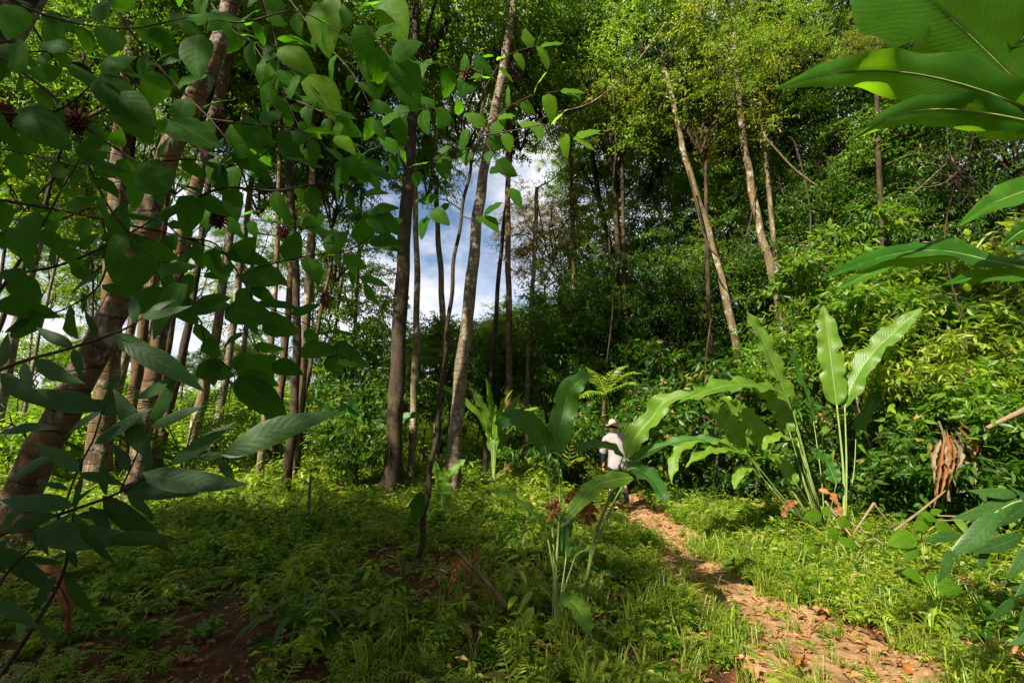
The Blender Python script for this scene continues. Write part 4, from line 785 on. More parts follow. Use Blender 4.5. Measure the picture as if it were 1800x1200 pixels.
# right-hand shrubs: leaves one by one on the front, a mass behind
def shrub(label, px, py, Yb, s, kind, leaf, nlf, protos, ln, cat='shrub'):
    c = P(px, py, Yb); b = Vector((c.x + .1, Yb + .1, hz(c.x, Yb))); root = thing('leafy_shrub', label, cat, b)
    put_crown(root, kind, c - b, s, leaf, lname='foliage')['kind'] = 'stuff'
    for k in range(4):
        e = (c - b) + Vector((random.uniform(-.6, .6), random.uniform(-.4, .3), random.uniform(-.6, .2))) * s
        V, F = tube(catmull([Vector((random.uniform(-.1, .1), 0, -.05)), e * .5 + Vector((random.uniform(-.15, .15), 0, 0)), e], 5), lin(.022, .008, 11), 6); link('stem', mesh('stem', V, F, M['twig']), root)
    for k in range(nlf):
        v = Vector((random.gauss(0, 1), -abs(random.gauss(.6, .6)), random.gauss(.2, .8))).normalized(); q = c + Vector((v.x * 1.35, v.y * 1.3, v.z * 1.15)) * s * random.uniform(.8, 1.05)
        if q.z < .15: continue
        d = (v * .6 + Vector((random.gauss(0, .6), random.gauss(-.2, .3), random.gauss(-.25, .35)))); put_leaf(root, protos, q, d, (random.gauss(0, .4), -.35, 1), ln * random.uniform(.6, 1.2))
    return root
LS = leaf_protos('herb', .42, curl=.2, prof='lance'); LSb = leaf_protos('mid', .45, curl=.3); LSy = leaf_protos('bright', .38, curl=.2, prof='lance')
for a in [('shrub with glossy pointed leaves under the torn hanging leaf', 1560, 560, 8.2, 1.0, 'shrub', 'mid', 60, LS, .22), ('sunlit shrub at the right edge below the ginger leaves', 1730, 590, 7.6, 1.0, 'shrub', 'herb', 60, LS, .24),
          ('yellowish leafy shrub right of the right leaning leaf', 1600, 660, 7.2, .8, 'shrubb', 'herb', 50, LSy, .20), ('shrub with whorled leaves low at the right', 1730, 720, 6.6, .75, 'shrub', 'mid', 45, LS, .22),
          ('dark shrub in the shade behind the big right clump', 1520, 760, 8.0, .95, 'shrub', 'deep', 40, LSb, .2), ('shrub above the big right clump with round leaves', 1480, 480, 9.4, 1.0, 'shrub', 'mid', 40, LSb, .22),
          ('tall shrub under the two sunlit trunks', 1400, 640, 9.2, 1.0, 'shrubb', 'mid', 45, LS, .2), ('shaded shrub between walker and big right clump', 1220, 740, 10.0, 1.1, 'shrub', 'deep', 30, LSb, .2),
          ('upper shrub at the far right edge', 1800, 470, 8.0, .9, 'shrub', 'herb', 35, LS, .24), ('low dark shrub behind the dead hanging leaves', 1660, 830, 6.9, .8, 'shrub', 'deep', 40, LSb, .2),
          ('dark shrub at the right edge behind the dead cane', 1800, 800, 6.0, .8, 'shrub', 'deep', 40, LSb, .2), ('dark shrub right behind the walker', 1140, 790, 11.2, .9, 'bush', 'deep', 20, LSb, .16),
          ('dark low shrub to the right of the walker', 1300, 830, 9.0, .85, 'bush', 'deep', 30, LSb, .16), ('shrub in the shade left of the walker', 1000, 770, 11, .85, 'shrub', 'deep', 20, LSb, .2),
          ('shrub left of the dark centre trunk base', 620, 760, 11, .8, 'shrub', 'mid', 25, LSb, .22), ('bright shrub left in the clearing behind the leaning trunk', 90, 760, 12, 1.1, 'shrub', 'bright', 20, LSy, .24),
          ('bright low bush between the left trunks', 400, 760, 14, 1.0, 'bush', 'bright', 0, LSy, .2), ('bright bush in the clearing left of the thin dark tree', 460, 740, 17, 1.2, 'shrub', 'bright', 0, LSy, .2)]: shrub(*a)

# ------------------------------------------------------------------ mid-distance plants: palms, tree fern, paddle plants
def frond_plant(name, label, cat, base, fr, leaf, wm, n, lw, droop=-.3, trunk=None):
    root = thing(name, label, cat, base)
    for f in fr:
        S = catmull([P(*q) for q in f], 6); o = S[0]; mb = MB(); frond(mb, [p - o for p in S], wm, n, lw, droop, up=(0, -.25, 1) )
        link('frond', mb.mesh('frond', M[leaf], False), root, o - Vector(base))
        if not trunk:
            V, F = tube(catmull([Vector((0, 0, -.05)), (o - Vector(base)) * .6, o - Vector(base)], 5), lin(.016, .009, 11), 5); link('stalk', mesh('stalk', V, F, M['stalk']), root)
    if trunk:
        V, F = tube(catmull([P(*q) - Vector(base) for q in trunk], 6), .05, 9, .12); link('trunk', mesh('trunk', V, F, M['barklight']), root)
    return root
frond_plant('small_palm', 'dark feathery palm fronds arching over the undergrowth at left', 'palm', G(318, 880), [[(330, 800, 6.5), (350, 760, 6.3), (385, 735, 6.1), (430, 727, 5.9), (478, 748, 5.7)], [(318, 800, 6.6), (290, 740, 6.5), (250, 690, 6.3), (205, 670, 6.2), (168, 682, 6.1)],
    [(328, 790, 6.6), (345, 730, 6.6), (375, 690, 6.6), (415, 672, 6.5), (450, 690, 6.4)], [(322, 800, 6.6), (290, 770, 6.4), (240, 760, 6.2), (200, 790, 6.0)], [(330, 810, 6.5), (370, 790, 6.2), (410, 800, 6.0), (440, 830, 5.9)]], 'deep', .30, 26, .02, -.75)
frond_plant('tree_fern', 'sunlit tree fern fronds spreading above the walker', 'fern', P(1072, 800, 11) * 1, [[(1064, 690, 10.8), (1085, 668, 10.6), (1105, 655, 10.4), (1128, 656, 10.2)], [(1064, 690, 10.8), (1085, 680, 10.5), (1105, 672, 10.3), (1120, 676, 10.1)],
    [(1064, 690, 10.8), (1045, 672, 10.7), (1025, 665, 10.6), (1000, 672, 10.4)], [(1064, 690, 10.8), (1070, 665, 10.9), (1085, 648, 11), (1105, 642, 11)], [(1064, 690, 10.8), (1040, 688, 10.5), (1015, 700, 10.3)], [(1064, 690, 10.8), (1050, 660, 11), (1030, 645, 11.1)]], 'bright', .26, 16, .05, -.1,
    trunk=[(1074, 840, 11.2), (1068, 770, 11), (1062, 730, 10.9), (1064, 690, 10.8)])
frond_plant('fern', 'yellow-green fern standing left of the walker', 'fern', G(1000, 850), [[(1000, 820, 9.6), (1002, 790, 9.6), (1010, 765, 9.5), (1022, 752, 9.4)], [(1000, 820, 9.6), (985, 800, 9.5), (975, 795, 9.4)], [(1000, 820, 9.6), (1015, 805, 9.4), (1025, 808, 9.3)]], 'yellow', .2, 14, .035, -.1)
frond_plant('feathery_plant', 'pale feathery fronds high in the gap right of the ochre crown', 'palm', P(1020, 700, 20), [[(1010, 330, 20), (1000, 300, 20), (1010, 270, 19.6), (1030, 262, 19)], [(1010, 330, 20), (990, 310, 20), (978, 320, 19.6)], [(1010, 330, 20), (1025, 300, 20), (1045, 300, 19.5)], [(1010, 330, 20), (985, 290, 20), (970, 280, 20)], [(1010, 330, 20), (1030, 330, 20), (1045, 345, 19)]], 'bright', .7, 20, .08, -.3,
    trunk=[(1030, 700, 20), (1020, 500, 20), (1010, 330, 20)])
def paddle(label, px, py, Yb, n, h, hw, mt, seed):
    r = random.Random(seed); b = P(px, py, Yb); b.z = hz(b.x, b.y); root = thing('paddle_plant', label, 'plant', b)
    for k in range(n):
        th = k * 2.4 + seed; ln = h * r.uniform(.5, .75); tlt = r.uniform(.12, .6); u = Vector((math.cos(th), math.sin(th) * .6, 0)); s0 = Vector((0, 0, h * r.uniform(.25, .5))) + u * tlt * .2
        sp = [s0 + u * ln * tlt * s * (1 + s) + Vector((0, 0, ln * (s - tlt * .6 * s * s))) for s in lin(0, 1, 5)]
        me, o, rb = blade(sp, hw * r.uniform(.7, 1.1), (-u.x * .5 + .1, -u.y * .5 - .7, .4), M[mt], wk=4, wav=.12, tear=2, seed=seed * 10 + k, nu=24, nv=7); l = link('leaf', me, root, o)
        V, F = tube(catmull([Vector((0, 0, -.05)), s0 * .6, s0], 4), lin(.02, .01, 9), 6); link('stalk', mesh('stalk', V, F, M['stalk']), root)
    return root
for a in [('broad-leaved plant left of the dark centre trunk', 618, 790, 11, 9, 2.1, .19, 'heliB', 3), ('upright bright leaf plant between the centre trunks', 779, 830, 8.2, 4, 1.0, .09, 'heli', 4), ('strap-leaved plant among the slim trunks at centre', 868, 790, 12, 9, 2.6, .13, 'heli', 5),
          ('large pale-leaved plant under the bright trees at left centre', 660, 740, 15, 7, 2.0, .2, 'heli', 6), ('broad-leaved plant in the clearing at far left', 20, 780, 13, 7, 1.9, .2, 'heli', 7)]: paddle(*a)

# ------------------------------------------------------------------ small plants on the floor
def rosette(label, px, py, n, ln, hw, mt, seed, rise=.8, prof='lance', name='seedling', cat='plant', h0=.0):
    r = random.Random(seed); b = G(px, py); root = thing(name, label, cat, b)
    if h0: V, F = tube([Vector((0, 0, -.02)), Vector((.01, 0, h0 * .5)), Vector((0, 0, h0))], [.006, .005, .004], 6); link('stem', mesh('stem', V, F, M['stalk']), root)
    for k in range(n):
        th = k * 2.4 + seed; l = ln * r.uniform(.65, 1.1); u = Vector((math.cos(th), math.sin(th), 0)); q = rise * r.uniform(.6, 1.2)
        sp = [Vector((0, 0, h0)) + u * l * (s * .9) + Vector((0, 0, l * (q * s - q * .85 * s * s))) for s in lin(0, 1, 5)]
        me, o, rb = blade(sp, hw, (0, 0, 1), M[mt], prof=prof, wk=2, wav=.05, fold=.3, seed=seed * 20 + k, nu=12, nv=5); link('leaf', me, root, o)
    return root
rosette('arching strap-leaved plant in the dark front left of centre', 525, 1120, 13, .62, .022, 'heliB', 3, 1.2, 'banana', 'strap_leaf_plant')
rosette('thin-leaved tuft beside the strap-leaved plant', 640, 1165, 9, .35, .014, 'herb', 4, 1.3, 'banana', 'strap_leaf_plant')
for i, a in enumerate([('small rosette with three lit leaves at lower left', 347, 1130, 6, .17, .022, 'heli'), ('upright pointed seedling at lower left', 228, 1130, 4, .30, .03, 'broad'), ('seedling at the bottom left corner with bright tips', 128, 1185, 5, .18, .025, 'heli'),
     ('low broad seedling right of the rosette', 470, 1180, 5, .16, .03, 'broad'), ('soft-leaved seedling in the sun patch at left', 320, 925, 5, .2, .04, 'heli'), ('seedling with round leaves left of the broken stalk', 700, 1040, 6, .18, .04, 'broad'),
     ('pointed seedling in front of the broken stalk', 735, 1130, 6, .2, .035, 'broad'), ('small seedling at the foot of the centre plant', 1030, 1150, 6, .18, .035, 'heli'), ('dark broad seedling at the bottom centre left', 590, 1150, 6, .2, .04, 'broad'),
     ('fern-like seedling at the lower centre', 850, 1120, 8, .16, .018, 'herb'), ('broad seedling under the thin sapling', 640, 1020, 6, .2, .035, 'broad'), ('lit seedling left of the centre plant in the sun spot', 830, 1010, 7, .22, .022, 'heli'),
     ('seedling at the right bottom edge of the photo', 1730, 1150, 6, .18, .03, 'broad')]):
    rosette(a[0], a[1], a[2], a[3], a[4], a[5], a[6], i + 11, 1.1, 'lance', h0=.05)
def blade_tuft(label, px, py, n, h, seed):
    r = random.Random(seed); b = G(px, py); root = thing('grass_tuft', label, 'grass', b)
    for k in range(n):
        th = r.random() * 6.28; u = Vector((math.cos(th), math.sin(th), 0)); l = h * r.uniform(.6, 1.1); q = r.uniform(.2, .9)
        sp = [u * .01 + u * l * q * s * s + Vector((0, 0, l * (s - q * .55 * s * s))) for s in lin(0, 1, 6)]
        me, o, rb = blade(sp, .007, (-u.x, -u.y, .3), M['grass'], prof='banana', wav=.02, fold=.4, nu=10, nv=3, seed=k); link('blade', me, root, o)
for a in [('tall lit grass tuft with arching blades left of the path', 1105, 1110, 9, .42, 1), ('long grass tuft on the left path edge, bent over', 1200, 1090, 8, .35, 2), ('grass tuft below the broken stalk end', 865, 1105, 12, .28, 3), ('grass tuft at the bottom edge left of the path', 960, 1185, 12, .25, 4), ('grass tuft in front of the centre plant', 1130, 1180, 10, .25, 5),
          ('small grass tuft near the dead stalk top', 860, 985, 10, .25, 6), ('grass tuft right of the path at the bottom', 1640, 1130, 9, .25, 7)]: blade_tuft(*a)
# broad soft herb on the right and near dark branch
def leafy_stem(name, label, cat, base, stems, leaves, protos, th=.006):
    root = thing(name, label, cat, base)
    for s in stems:
        S = catmull([P(*q) for q in s], 6); V, F = tube([p - Vector(base) for p in S], lin(th, th * .5, len(S)), 6); link('stem', mesh('stem', V, F, M['stalk']), root)
    for p0, p1, Yb in leaves: leaf_px(root, protos, p0, p1, Yb, .3)
leafy_stem('broad_leaved_herb', 'fresh green herb with oval leaves beside the dry canes', 'plant', G(1480, 965), [[(1480, 965, 5.6), (1470, 930, 5.6), (1450, 900, 5.6)], [(1480, 965, 5.6), (1485, 985, 5.6), (1478, 1000, 5.5)]],
   [((1445, 905), (1415, 912), 5.6), ((1447, 905), (1462, 890), 5.6), ((1460, 925), (1475, 958), 5.5), ((1470, 915), (1505, 925), 5.6), ((1475, 950), (1510, 955), 5.5), ((1480, 960), (1485, 992), 5.5), ((1520, 915), (1535, 930), 5.6)], LBr)
leafy_stem('broad_leaved_herb', 'herb with large oval leaves under the horizontal dry sticks', 'plant', G(1625, 985), [[(1625, 985, 4.6), (1620, 940, 4.6), (1630, 900, 4.6)], [(1625, 985, 4.6), (1600, 960, 4.6), (1590, 940, 4.6)], [(1620, 940, 4.6), (1650, 920, 4.5)]],
   [((1632, 900), (1618, 940), 4.6), ((1635, 900), (1658, 896), 4.6), ((1645, 912), (1688, 945), 4.5), ((1600, 940), (1585, 965), 4.5), ((1610, 945), (1565, 950), 4.5), ((1615, 960), (1595, 985), 4.5), ((1622, 905), (1655, 915), 4.55), ((1605, 920), (1640, 930), 4.5), ((1625, 1020), (1700, 1030), 4.2), ((1622, 1018), (1590, 1005), 4.3)], LBr)
leafy_stem('near_shrub', 'dark near shrub hanging in at the lower right edge', 'shrub', (3.1, 2.3, hz(3.1, 2.3)), [[(1880, 900, 2.4), (1800, 880, 2.4), (1750, 900, 2.4), (1700, 935, 2.4), (1670, 970, 2.4)], [(1880, 1000, 2.4), (1800, 960, 2.4), (1740, 950, 2.4)], [(1900, 1060, 2.4), (1830, 1040, 2.4), (1780, 1050, 2.4)], [(1960, 1150, 2.35), (1880, 1000, 2.4), (1880, 900, 2.4)]],
   [((1800, 880), (1695, 895), 2.4), ((1790, 870), (1720, 850), 2.4), ((1760, 900), (1670, 960), 2.35), ((1740, 950), (1720, 1000), 2.35), ((1672, 965), (1650, 1020), 2.35), ((1675, 968), (1690, 1000), 2.35), ((1800, 940), (1720, 960), 2.3), ((1810, 960), (1770, 1010), 2.3),
    ((1820, 880), (1760, 920), 2.3), ((1830, 1040), (1770, 1015), 2.35), ((1785, 1050), (1745, 1085), 2.3), ((1830, 900), (1790, 850), 2.4), ((1820, 1050), (1800, 1120), 2.2), ((1850, 1090), (1780, 1120), 2.2), ((1840, 1000), (1790, 1040), 2.2), ((1690, 940), (1630, 955), 2.4)], LL, .008)

# ------------------------------------------------------------------ dead wood, canes and fallen leaves
def stick(label, px, r0, mt='paledead', name='dry_cane', cat='stick', sides=7):
    S = catmull([P(*q) for q in px], 6); b = S[0]; V, F = tube([p - b for p in S], lin(r0, r0 * .6, len(S)), sides, .12); o = link(name, mesh(name, V, F, M[mt]), None, b); tag(o, label, cat); return o
stick('dry cane leaning from the right clump base towards lower right', [(1450, 880, 6.1), (1478, 918, 6.0), (1512, 962, 5.7)], .016)
stick('second dry cane lying beside the leaning one', [(1458, 892, 6.0), (1505, 925, 5.8), (1556, 958, 5.6)], .014)
stick('bent dry cane forming the left side of a small tent shape', [(1536, 884, 5.9), (1520, 908, 5.8), (1500, 938, 5.7)], .015)
stick('bent dry cane forming the right side of a small tent shape', [(1536, 884, 5.9), (1552, 905, 5.85), (1572, 928, 5.8)], .013)
stick('reddish cane sloping up to the dead hanging leaves', [(1572, 932, 5.6), (1615, 900, 5.5), (1662, 862, 5.5)], .015)
stick('upper horizontal yellowish dry stick at lower right', [(1648, 906, 4.2), (1700, 908, 4.1), (1770, 915, 4.0)], .007)
stick('lower horizontal yellowish dry stick at lower right', [(1648, 915, 4.2), (1700, 913, 4.1), (1765, 912, 4.0)], .006)
stick('pale brown slim stem rising beside the big right clump', [(1572, 925, 7.3), (1548, 845, 7.3), (1532, 790, 7.3), (1515, 740, 7.3), (1502, 680, 7.3)], .028, 'barklight', 'dry_cane')
stick('knobbly brown dead branch entering at the right edge', [(1830, 705, 5.5), (1790, 725, 5.5), (1755, 742, 5.6), (1735, 752, 5.6)], .035, 'paledead', 'dead_branch', 'branch')
stick('yellow curled dry stem beside the path on the right', [(1600, 1090, 3.9), (1640, 1108, 3.8), (1692, 1130, 3.7)], .009, 'orange')
stick('fallen rotten log lying left in front of the thin dark tree', [(385, 877, 9.6), (430, 875, 9.6), (490, 874, 9.6), (545, 877, 9.6)], .06, 'barkred', 'fallen_log', 'log', 10)
stick('short dead stump with lit top at left', [(540, 935, 7.4), (543, 880, 7.4), (546, 835, 7.4)], .03, 'barklight', 'dead_stump', 'stump')
stick('thin diagonal stick left of the centre at the bottom', [(470, 1130, 3.5), (520, 1110, 3.55), (560, 1096, 3.6)], .006)
stick('dark root arching at the foot of the thin sapling', [(735, 985, 5.2), (728, 1000, 5.1), (716, 1010, 5.0)], .03, 'barkdark', 'root', 'root')
for lab, q in [('thin woody vine hanging in front of the dark foliage wall', [(1075, 120, 11), (1082, 260, 11.1), (1070, 400, 11), (1078, 520, 10.8), (1066, 640, 10.8)]), ('looping woody vine between the sunlit trunks', [(1210, 300, 11), (1240, 420, 10.8), (1275, 455, 10.7), (1310, 420, 10.7), (1330, 330, 10.9)]),
               ('slender vine climbing right of the speckled trunk', [(1420, 620, 9.5), (1412, 500, 9.6), (1425, 380, 9.8), (1400, 260, 10), (1385, 240, 10)]), ('bare reddish branch sloping down across the upper right crowns', [(1342, 238, 9.5), (1375, 275, 9.5), (1400, 300, 9.4), (1440, 330, 9.3)]),
               ('long bare branch reaching across the top centre canopy', [(900, 250, 10.5), (960, 205, 10.5), (1040, 180, 10.4), (1110, 120, 10.3), (1170, 40, 10.2)]), ('thin twisted stem in the shade right of the walker', [(1255, 860, 8.8), (1262, 760, 8.8), (1240, 660, 8.9), (1250, 560, 9.0)])]:
    stick(lab, q, .022, 'barklight' if 'bare' in lab else 'barkdark', 'vine' if 'vine' in lab else ('dead_branch' if 'branch' in lab else 'thin_stem'), 'vine' if 'vine' in lab else 'branch')
root = thing('broken_stalk', 'broken dead brown stalk leaning down in front of the centre', 'dead stalk', P(915, 1092, 3.75))
b = root.location
for k, (pxs, r_) in enumerate([([(803, 968, 4.25), (835, 1000, 4.15), (880, 1052, 3.95), (918, 1094, 3.75)], .022), ([(810, 985, 4.2), (850, 1030, 4.0), (905, 1080, 3.8)], .014), ([(828, 990, 4.15), (840, 975, 4.15), (843, 958, 4.15)], .011)]):
    S = catmull([P(*q) - b for q in pxs], 6); V, F = tube(S, lin(r_, r_ * .7, len(S)), 8, .2); link('stalk', mesh('stalk', V, F, M['paledead' if k == 0 else 'brown']), root)
for k in range(7):
    x0 = 792 + k * 5.5; S = [P(x0, 975, 4.2), P(x0 + random.uniform(-6, 4), 1015, 4.15), P(x0 + random.uniform(-8, 6), 1045 + random.uniform(-12, 16), 4.1)]
    me, o, rb = blade(S, .011, (random.uniform(-.9, .9), -1, .1), M['brown'], prof='lance', wav=.3, wk=5, fold=.6, nu=16, nv=5); link('dead_leaf', me, root, o - b)
stick('thin straight dry stem leaning against the broken stalk', [(838, 993, 4.1), (832, 1020, 4.1), (827, 1050, 4.1)], .005)
root = thing('dead_hanging_leaves', 'bundle of brown dead leaves hanging from a dry cane at right', 'dead leaves', P(1668, 880, 6.0)); b = root.location
S = catmull([P(1668, 880, 6.0) - b, P(1664, 820, 6.0) - b, P(1660, 770, 6.0) - b, P(1650, 740, 6.0) - b], 6); V, F = tube(S, lin(.02, .012, len(S)), 7, .2); link('stalk', mesh('stalk', V, F, M['paledead']), root)
for k in range(22):
    x0 = random.uniform(1640, 1725); y0 = random.uniform(745, 800); l = random.uniform(50, 110); q = random.uniform(-18, 22); Y_ = random.uniform(5.8, 6.2)
    S = [P(1662 + (x0 - 1662) * .4, y0 - 10, Y_), P(x0, y0 + l * .3, Y_), P(x0 + q * .5, y0 + l * .7, Y_), P(x0 + q, y0 + l, Y_)]
    me, o, rb = blade(S, random.uniform(.012, .032), (random.uniform(-.7, .7), -1, .1), M['paledead' if k % 3 else 'brown'], prof='lance', wav=.3, wk=6, fold=.8, nu=16, nv=5); link('dead_leaf', me, root, o - b)
root = thing('dead_twig_tangle', 'star-shaped tangle of dry brown twigs high at the right', 'twigs', P(1682, 305, 6.0)); b = root.location
for k in range(34):
    th = random.uniform(0, 6.28); l = random.uniform(40, 120); o_ = (1682 + random.gauss(0, 14), 305 + random.gauss(0, 12)); e = (o_[0] + math.cos(th) * l, o_[1] + math.sin(th) * l * .8)
    S = catmull([P(*o_, 6.0) - b, P((o_[0] + e[0]) / 2 + random.gauss(0, 8), (o_[1] + e[1]) / 2 + random.gauss(0, 8), 6 + random.uniform(-.2, .2)) - b, P(*e, 6 + random.uniform(-.4, .4)) - b], 4)
    V, F = tube(S, lin(.010, .003, len(S)), 5); link('twig', mesh('twig', V, F, M['paledead' if k % 3 else 'twig']), root)
S = catmull([P(1690, 560, 6.2) - b, P(1660, 430, 6.1) - b, P(1682, 305, 6) - b], 6); V, F = tube(S, .012, 6); link('stem', mesh('stem', V, F, M['twig']), root)
DL = []
for k in range(3):
    sp = [Vector((.06 * math.sin(k * 2 + s * 4), s, .18 * math.sin(s * 3 + k))) for s in lin(0, 1, 5)]; me, o, rb = blade(sp, .24, (0, 0, 1), M['orange'], prof='ovate', wav=.35, wk=3, fold=.7, nu=12, nv=5, seed=k + 60); DL.append(me)
for k, (px, py, ln, lab, mt) in enumerate([(1412, 1180, .20, 'big curled orange leaf at the bottom of the path', 'orange'), (1578, 1166, .17, 'long orange-brown leaf right of the path bottom', 'orange'), (1510, 1120, .07, 'small bright orange leaf right of the path', 'orange'), (1345, 990, .08, 'orange leaf in the grass beside the path shadow', 'orange'),
     (1460, 1085, .16, 'pale tan dead leaf on the grass edge of the path', 'litter'), (1225, 1130, .20, 'pale tan folded leaf on the grass left of the path', 'litter'), (1325, 1190, .18, 'light brown leaf at the bottom edge left of the path', 'litter'), (1570, 1135, .15, 'dark curled leaf with grey edge right of the path', 'brown'),
     (300, 1172, .17, 'lit orange-brown leaf pile piece at lower left', 'orange'), (318, 922, .2, 'red-brown dead leaf in shade near the whitish trunks', 'brown'), (985, 875, .2, 'reddish dead leaf behind the centre plant', 'brown'), (945, 1150, .14, 'orange upright dead leaf left of the centre plant foot', 'orange'),
     (1000, 1080, .12, 'curled brown leaf beside the centre plant stems', 'brown'), (700, 1090, .12, 'brown leaf lying left of the broken stalk', 'brown'), (230, 1070, .14, 'small lit tan leaf at far left on dark soil', 'litter'), (1780, 1175, .12, 'tan leaf in the bottom right corner', 'litter'), (560, 960, .14, 'reddish leaf in the shaded undergrowth left of centre', 'brown'), (650, 960, .14, 'brown fallen leaf left of the thin sapling', 'brown')]):
    q = G(px, py); o = link('fallen_leaf', DL[k % 3], None, q + Vector((0, 0, .03))); o.rotation_euler = (random.uniform(-.3, .5), random.uniform(-.5, .5), random.random() * 6.28); o.scale = (ln,) * 3
    o.material_slots[0].link = 'OBJECT'; o.material_slots[0].material = M[mt]; tag(o, lab, 'leaf', 'single fallen leaves')
big = thing('brown_hanging_leaf', 'large brown dying leaf hanging at the lower left edge', 'leaf', P(40, 990, 2.1)); 
me, o, rb = blade([P(30, 985, 2.1), P(85, 1010, 2.05), P(120, 1060, 2.0), P(118, 1115, 2.0)], .04, (.2, -.9, .4), M['brown'], prof='ovate', wav=.2, fold=.3); link('leaf_blade', me, big, o - big.location)
V, F = tube([Vector((-.25, 0, .12)), Vector((0, 0, 0))] + [r_ + (o - big.location) for r_ in rb], .004, 5); link('stalk', mesh('stalk', V, F, M['twig']), big)

# ------------------------------------------------------------------ the walker
def cloth(name, c1, c2, rough=.9, sc=60):
    return simple(name, c1, c2, sc, rough, .15, .25)
M['shirt'] = cloth('shirt_cloth', (.21, .18, .18), (.29, .25, .25)); M['hat'] = cloth('hat_cloth', (.36, .26, .18), (.46, .34, .24)); M['band'] = cloth('hat_band', (.16, .09, .05), (.22, .12, .07))
M['dark'] = cloth('dark_sleeve', (.008, .011, .018), (.016, .02, .03)); M['shorts'] = cloth('shorts_cloth', (.012, .013, .014), (.03, .03, .028)); M['skin'] = simple('skin', (.36, .17, .10), (.44, .22, .13), 20, .5, .35, .1)
M['hair'] = simple('hair', (.02, .012, .008), (.04, .025, .015), 40, .6); M['sock'] = cloth('sock_cloth', (.035, .033, .04), (.075, .07, .075)); M['boot'] = cloth('boot', (.03, .018, .01), (.07, .04, .02))
WB = P(1088, 880, 8.9); WB.z = hz(WB.x, WB.y)
walker = thing('person', 'walker seen from behind in pinkish grey shirt and tan brimmed hat on the path', 'person', WB); walker.rotation_euler.z = .10
def skin(name, chain, m, parent, lv=2, rootv=0):
    """chain: list of (pos, radius, parent index)"""
    me = bpy.data.meshes.new(name); me.from_pydata([c[0] for c in chain], [(i, c[2]) for i, c in enumerate(chain) if c[2] is not None], []); me.materials.append(m)
    o = link(name, me, parent); md = o.modifiers.new('skin', 'SKIN'); md.use_smooth_shade = True
    if not me.skin_vertices: bpy.context.view_layer.update()
    for i, c in enumerate(chain):
        rr = c[1] if hasattr(c[1], '__len__') else (c[1], c[1]); me.skin_vertices[0].data[i].radius = rr; me.skin_vertices[0].data[i].use_root = (i == rootv)
    sb = o.modifiers.new('smooth', 'SUBSURF'); sb.levels = lv; sb.render_levels = lv; return o
hip = .84; body = [((0, 0, hip), .115, None), ((0, .02, hip + .18), (.12, .09), 0), ((0, .05, hip + .34), (.12, .08), 1), ((0, .08, hip + .45), (.075, .065), 2), ((0, .11, hip + .55), .052, 3), ((0, .15, hip + .63), (.072, .085), 4), ((0, .17, hip + .71), (.062, .08), 5),
  ((-.15, .08, hip + .43), .045, 3), ((-.235, .08, hip + .22), .042, 7), ((-.23, .14, hip - .01), .034, 8), ((-.228, .17, hip - .07), (.04, .025), 9),
  ((.15, .09, hip + .43), .045, 3), ((.23, .14, hip + .22), .042, 11), ((.20, .30, hip + .10), .034, 12), ((.19, .36, hip + .09), (.04, .025), 13),
  ((-.09, .0, hip - .10), .085, 0), ((-.11, .16, hip - .40), .058, 15), ((-.11, .10, .42), .05, 16), ((-.11, .06, .12), .034, 17), ((-.11, .05, .05), .04, 18), ((-.11, .17, .03), .03, 19),
  ((.09, -.01, hip - .10), .085, 0), ((.105, .03, hip - .40), .058, 21), ((.11, -.03, .40), .052, 22), ((.115, -.14, .14), .034, 23), ((.115, -.17, .06), .04, 24), ((.115, -.05, .03), .03, 25)]
skin('body', body, M['skin'], walker)
def fingers(o0, d, side):
    mb = MB()
    for k, l in enumerate([.066, .075, .07, .055]):
        a = Vector(o0) + Vector((0, (k - 1.5) * .019, 0)); d_ = Vector(d); mb.add(*tube([a, a + d_ * l * .5, a + d_ * l * .8 + Vector((-side * .012, 0, 0)), a + d_ * l + Vector((-side * .03, 0, 0))], [.009, .0085, .008, .006], 7))
    a = Vector(o0) + Vector((0, .035, .04)); mb.add(*tube([a, a + Vector((0, .02, -.02)), a + Vector((-side * .01, .025, -.05))], [.011, .0095, .007], 7)); return mb.mesh('fingers', M['skin'])
link('fingers', fingers((-.228, .18, hip - .10), (0, .15, -1), -1), walker); link('fingers', fingers((.19, .39, hip + .07), (0, .8, -.6), 1), walker)
sh = skin('shirt', [((0, -.01, hip - .17), (.21, .18), None), ((0, .0, hip - .02), (.205, .17), 0), ((0, .01, hip + .12), (.185, .15), 1), ((0, .035, hip + .30), (.19, .14), 2), ((0, .07, hip + .45), (.18, .12), 3), ((0, .11, hip + .59), (.11, .10), 4),
   ((-.185, .075, hip + .42), (.088, .085), 4), ((-.24, .08, hip + .24), (.085, .08), 6), ((-.242, .09, hip + .15), (.08, .075), 7), ((.185, .085, hip + .42), (.088, .085), 4), ((.24, .12, hip + .24), (.085, .08), 9), ((.235, .14, hip + .16), (.08, .075), 10)], M['shirt'], walker)
tx = bpy.data.textures.new('cloth_folds', 'CLOUDS'); tx.noise_scale = .11; dm = sh.modifiers.new('folds', 'DISPLACE'); dm.texture = tx; dm.strength = .05; dm.mid_level = .5
skin('sleeve', [((-.237, .085, hip + .23), .056, None), ((-.24, .10, hip + .12), .05, 0), ((-.232, .15, hip - .01), .039, 1), ((-.229, .17, hip - .05), .043, 2)], M['dark'], walker)
skin('sleeve', [((.232, .13, hip + .23), .056, None), ((.215, .22, hip + .16), .045, 0), ((.20, .30, hip + .10), .04, 1)], M['dark'], walker)
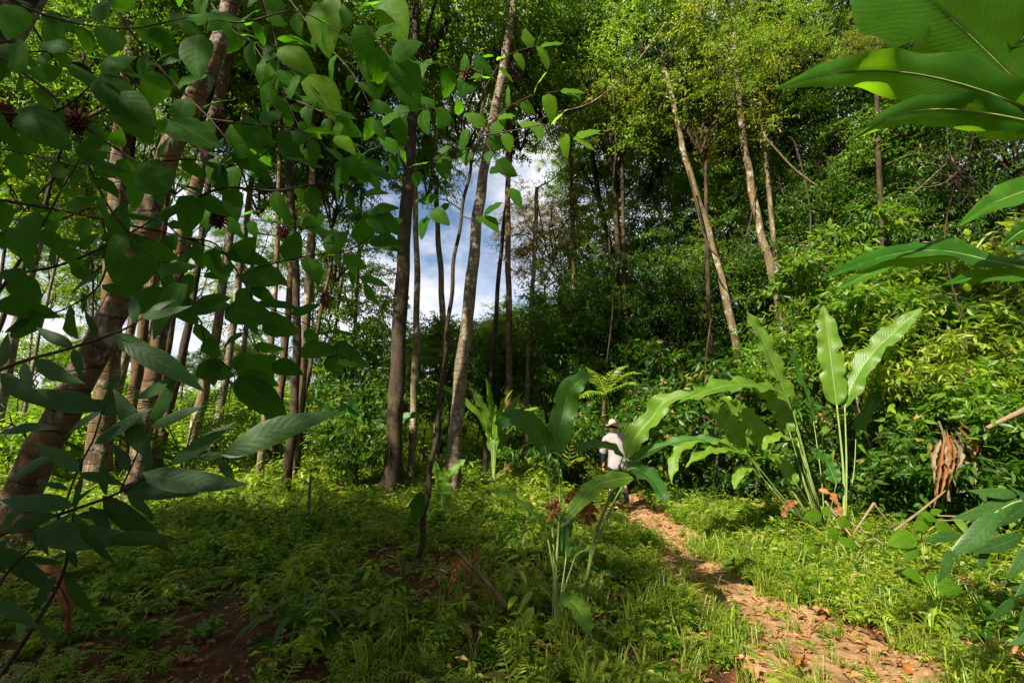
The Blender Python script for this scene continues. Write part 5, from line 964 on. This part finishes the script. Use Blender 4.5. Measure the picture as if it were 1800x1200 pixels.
skin('shorts', [((0, 0, hip - .02), (.16, .13), None), ((-.095, .02, hip - .14), .105, 0), ((-.11, .12, hip - .34), .088, 1), ((.095, .0, hip - .14), .105, 0), ((.108, .03, hip - .34), .086, 3)], M['shorts'], walker)
skin('sock', [((.112, -.055, .33), .056, None), ((.114, -.10, .22), .048, 0), ((.116, -.15, .11), .043, 1)], M['sock'], walker); skin('sock', [((-.11, .095, .36), .055, None), ((-.11, .08, .24), .048, 0), ((-.11, .055, .11), .043, 1)], M['sock'], walker)
skin('boot', [((.115, -.16, .10), .05, None), ((.115, -.175, .05), (.052, .05), 0), ((.115, -.04, .035), (.048, .035), 1)], M['boot'], walker); skin('boot', [((-.11, .055, .10), .05, None), ((-.11, .045, .05), (.052, .05), 0), ((-.11, .19, .035), (.048, .035), 1)], M['boot'], walker)
skin('hair', [((0, .115, hip + .61), (.07, .06), None), ((0, .145, hip + .70), (.075, .088), 0)], M['hair'], walker)
hc = Vector((0, .165, hip + .70)); mb = MB()                                      # face: nose, ears, eyes on the far side
for sg in (-1, 1):
    mb.add(*tube([hc + Vector((sg * .068, -.01, -.07)), hc + Vector((sg * .08, -.012, -.045)), hc + Vector((sg * .078, -.01, -.02))], [.009, .014, .010], 7))
mb.add(*tube([hc + Vector((0, .085, -.01)), hc + Vector((0, .105, -.045)), hc + Vector((0, .085, -.055))], [.009, .015, .010], 7)); link('ears_and_nose', mb.mesh('ears_and_nose', M['skin']), walker)
hat = link('hat', None) if False else None
prof = [(.0, .125), (.04, .122), (.072, .108), (.086, .075), (.093, .03), (.097, .0), (.12, -.008), (.143, -.020), (.149, -.018), (.143, -.013), (.13, .0), (.10, .008)]
V = []; F = []; ns = 28
for i, (r_, z_) in enumerate(prof):
    for k in range(ns):
        th = 6.2832 * k / ns; wv = (.012 * math.sin(th * 2 + 1) + .006 * math.sin(th * 5)) * (r_ > .1); V.append((r_ * math.cos(th), r_ * 1.12 * math.sin(th), z_ + wv))
for i in range(len(prof) - 1):
    for k in range(ns): F.append((i * ns + k, (i + 1) * ns + k, (i + 1) * ns + (k + 1) % ns, i * ns + (k + 1) % ns))
ho = link('hat', mesh('hat', V, F, M['hat']), walker, hc + Vector((0, -.005, .0))); ho.rotation_euler = (-.14, .06, 0)
V = []; F = []
for i, z_ in enumerate((.006, .034)):
    for k in range(ns): th = 6.2832 * k / ns; V.append(((.099 - i * .003) * math.cos(th), (.111 - i * .003) * math.sin(th), z_))
F = [(k, ns + k, ns + (k + 1) % ns, (k + 1) % ns) for k in range(ns)]
link('hat_band', mesh('hat_band', V, F, M['band']), ho)
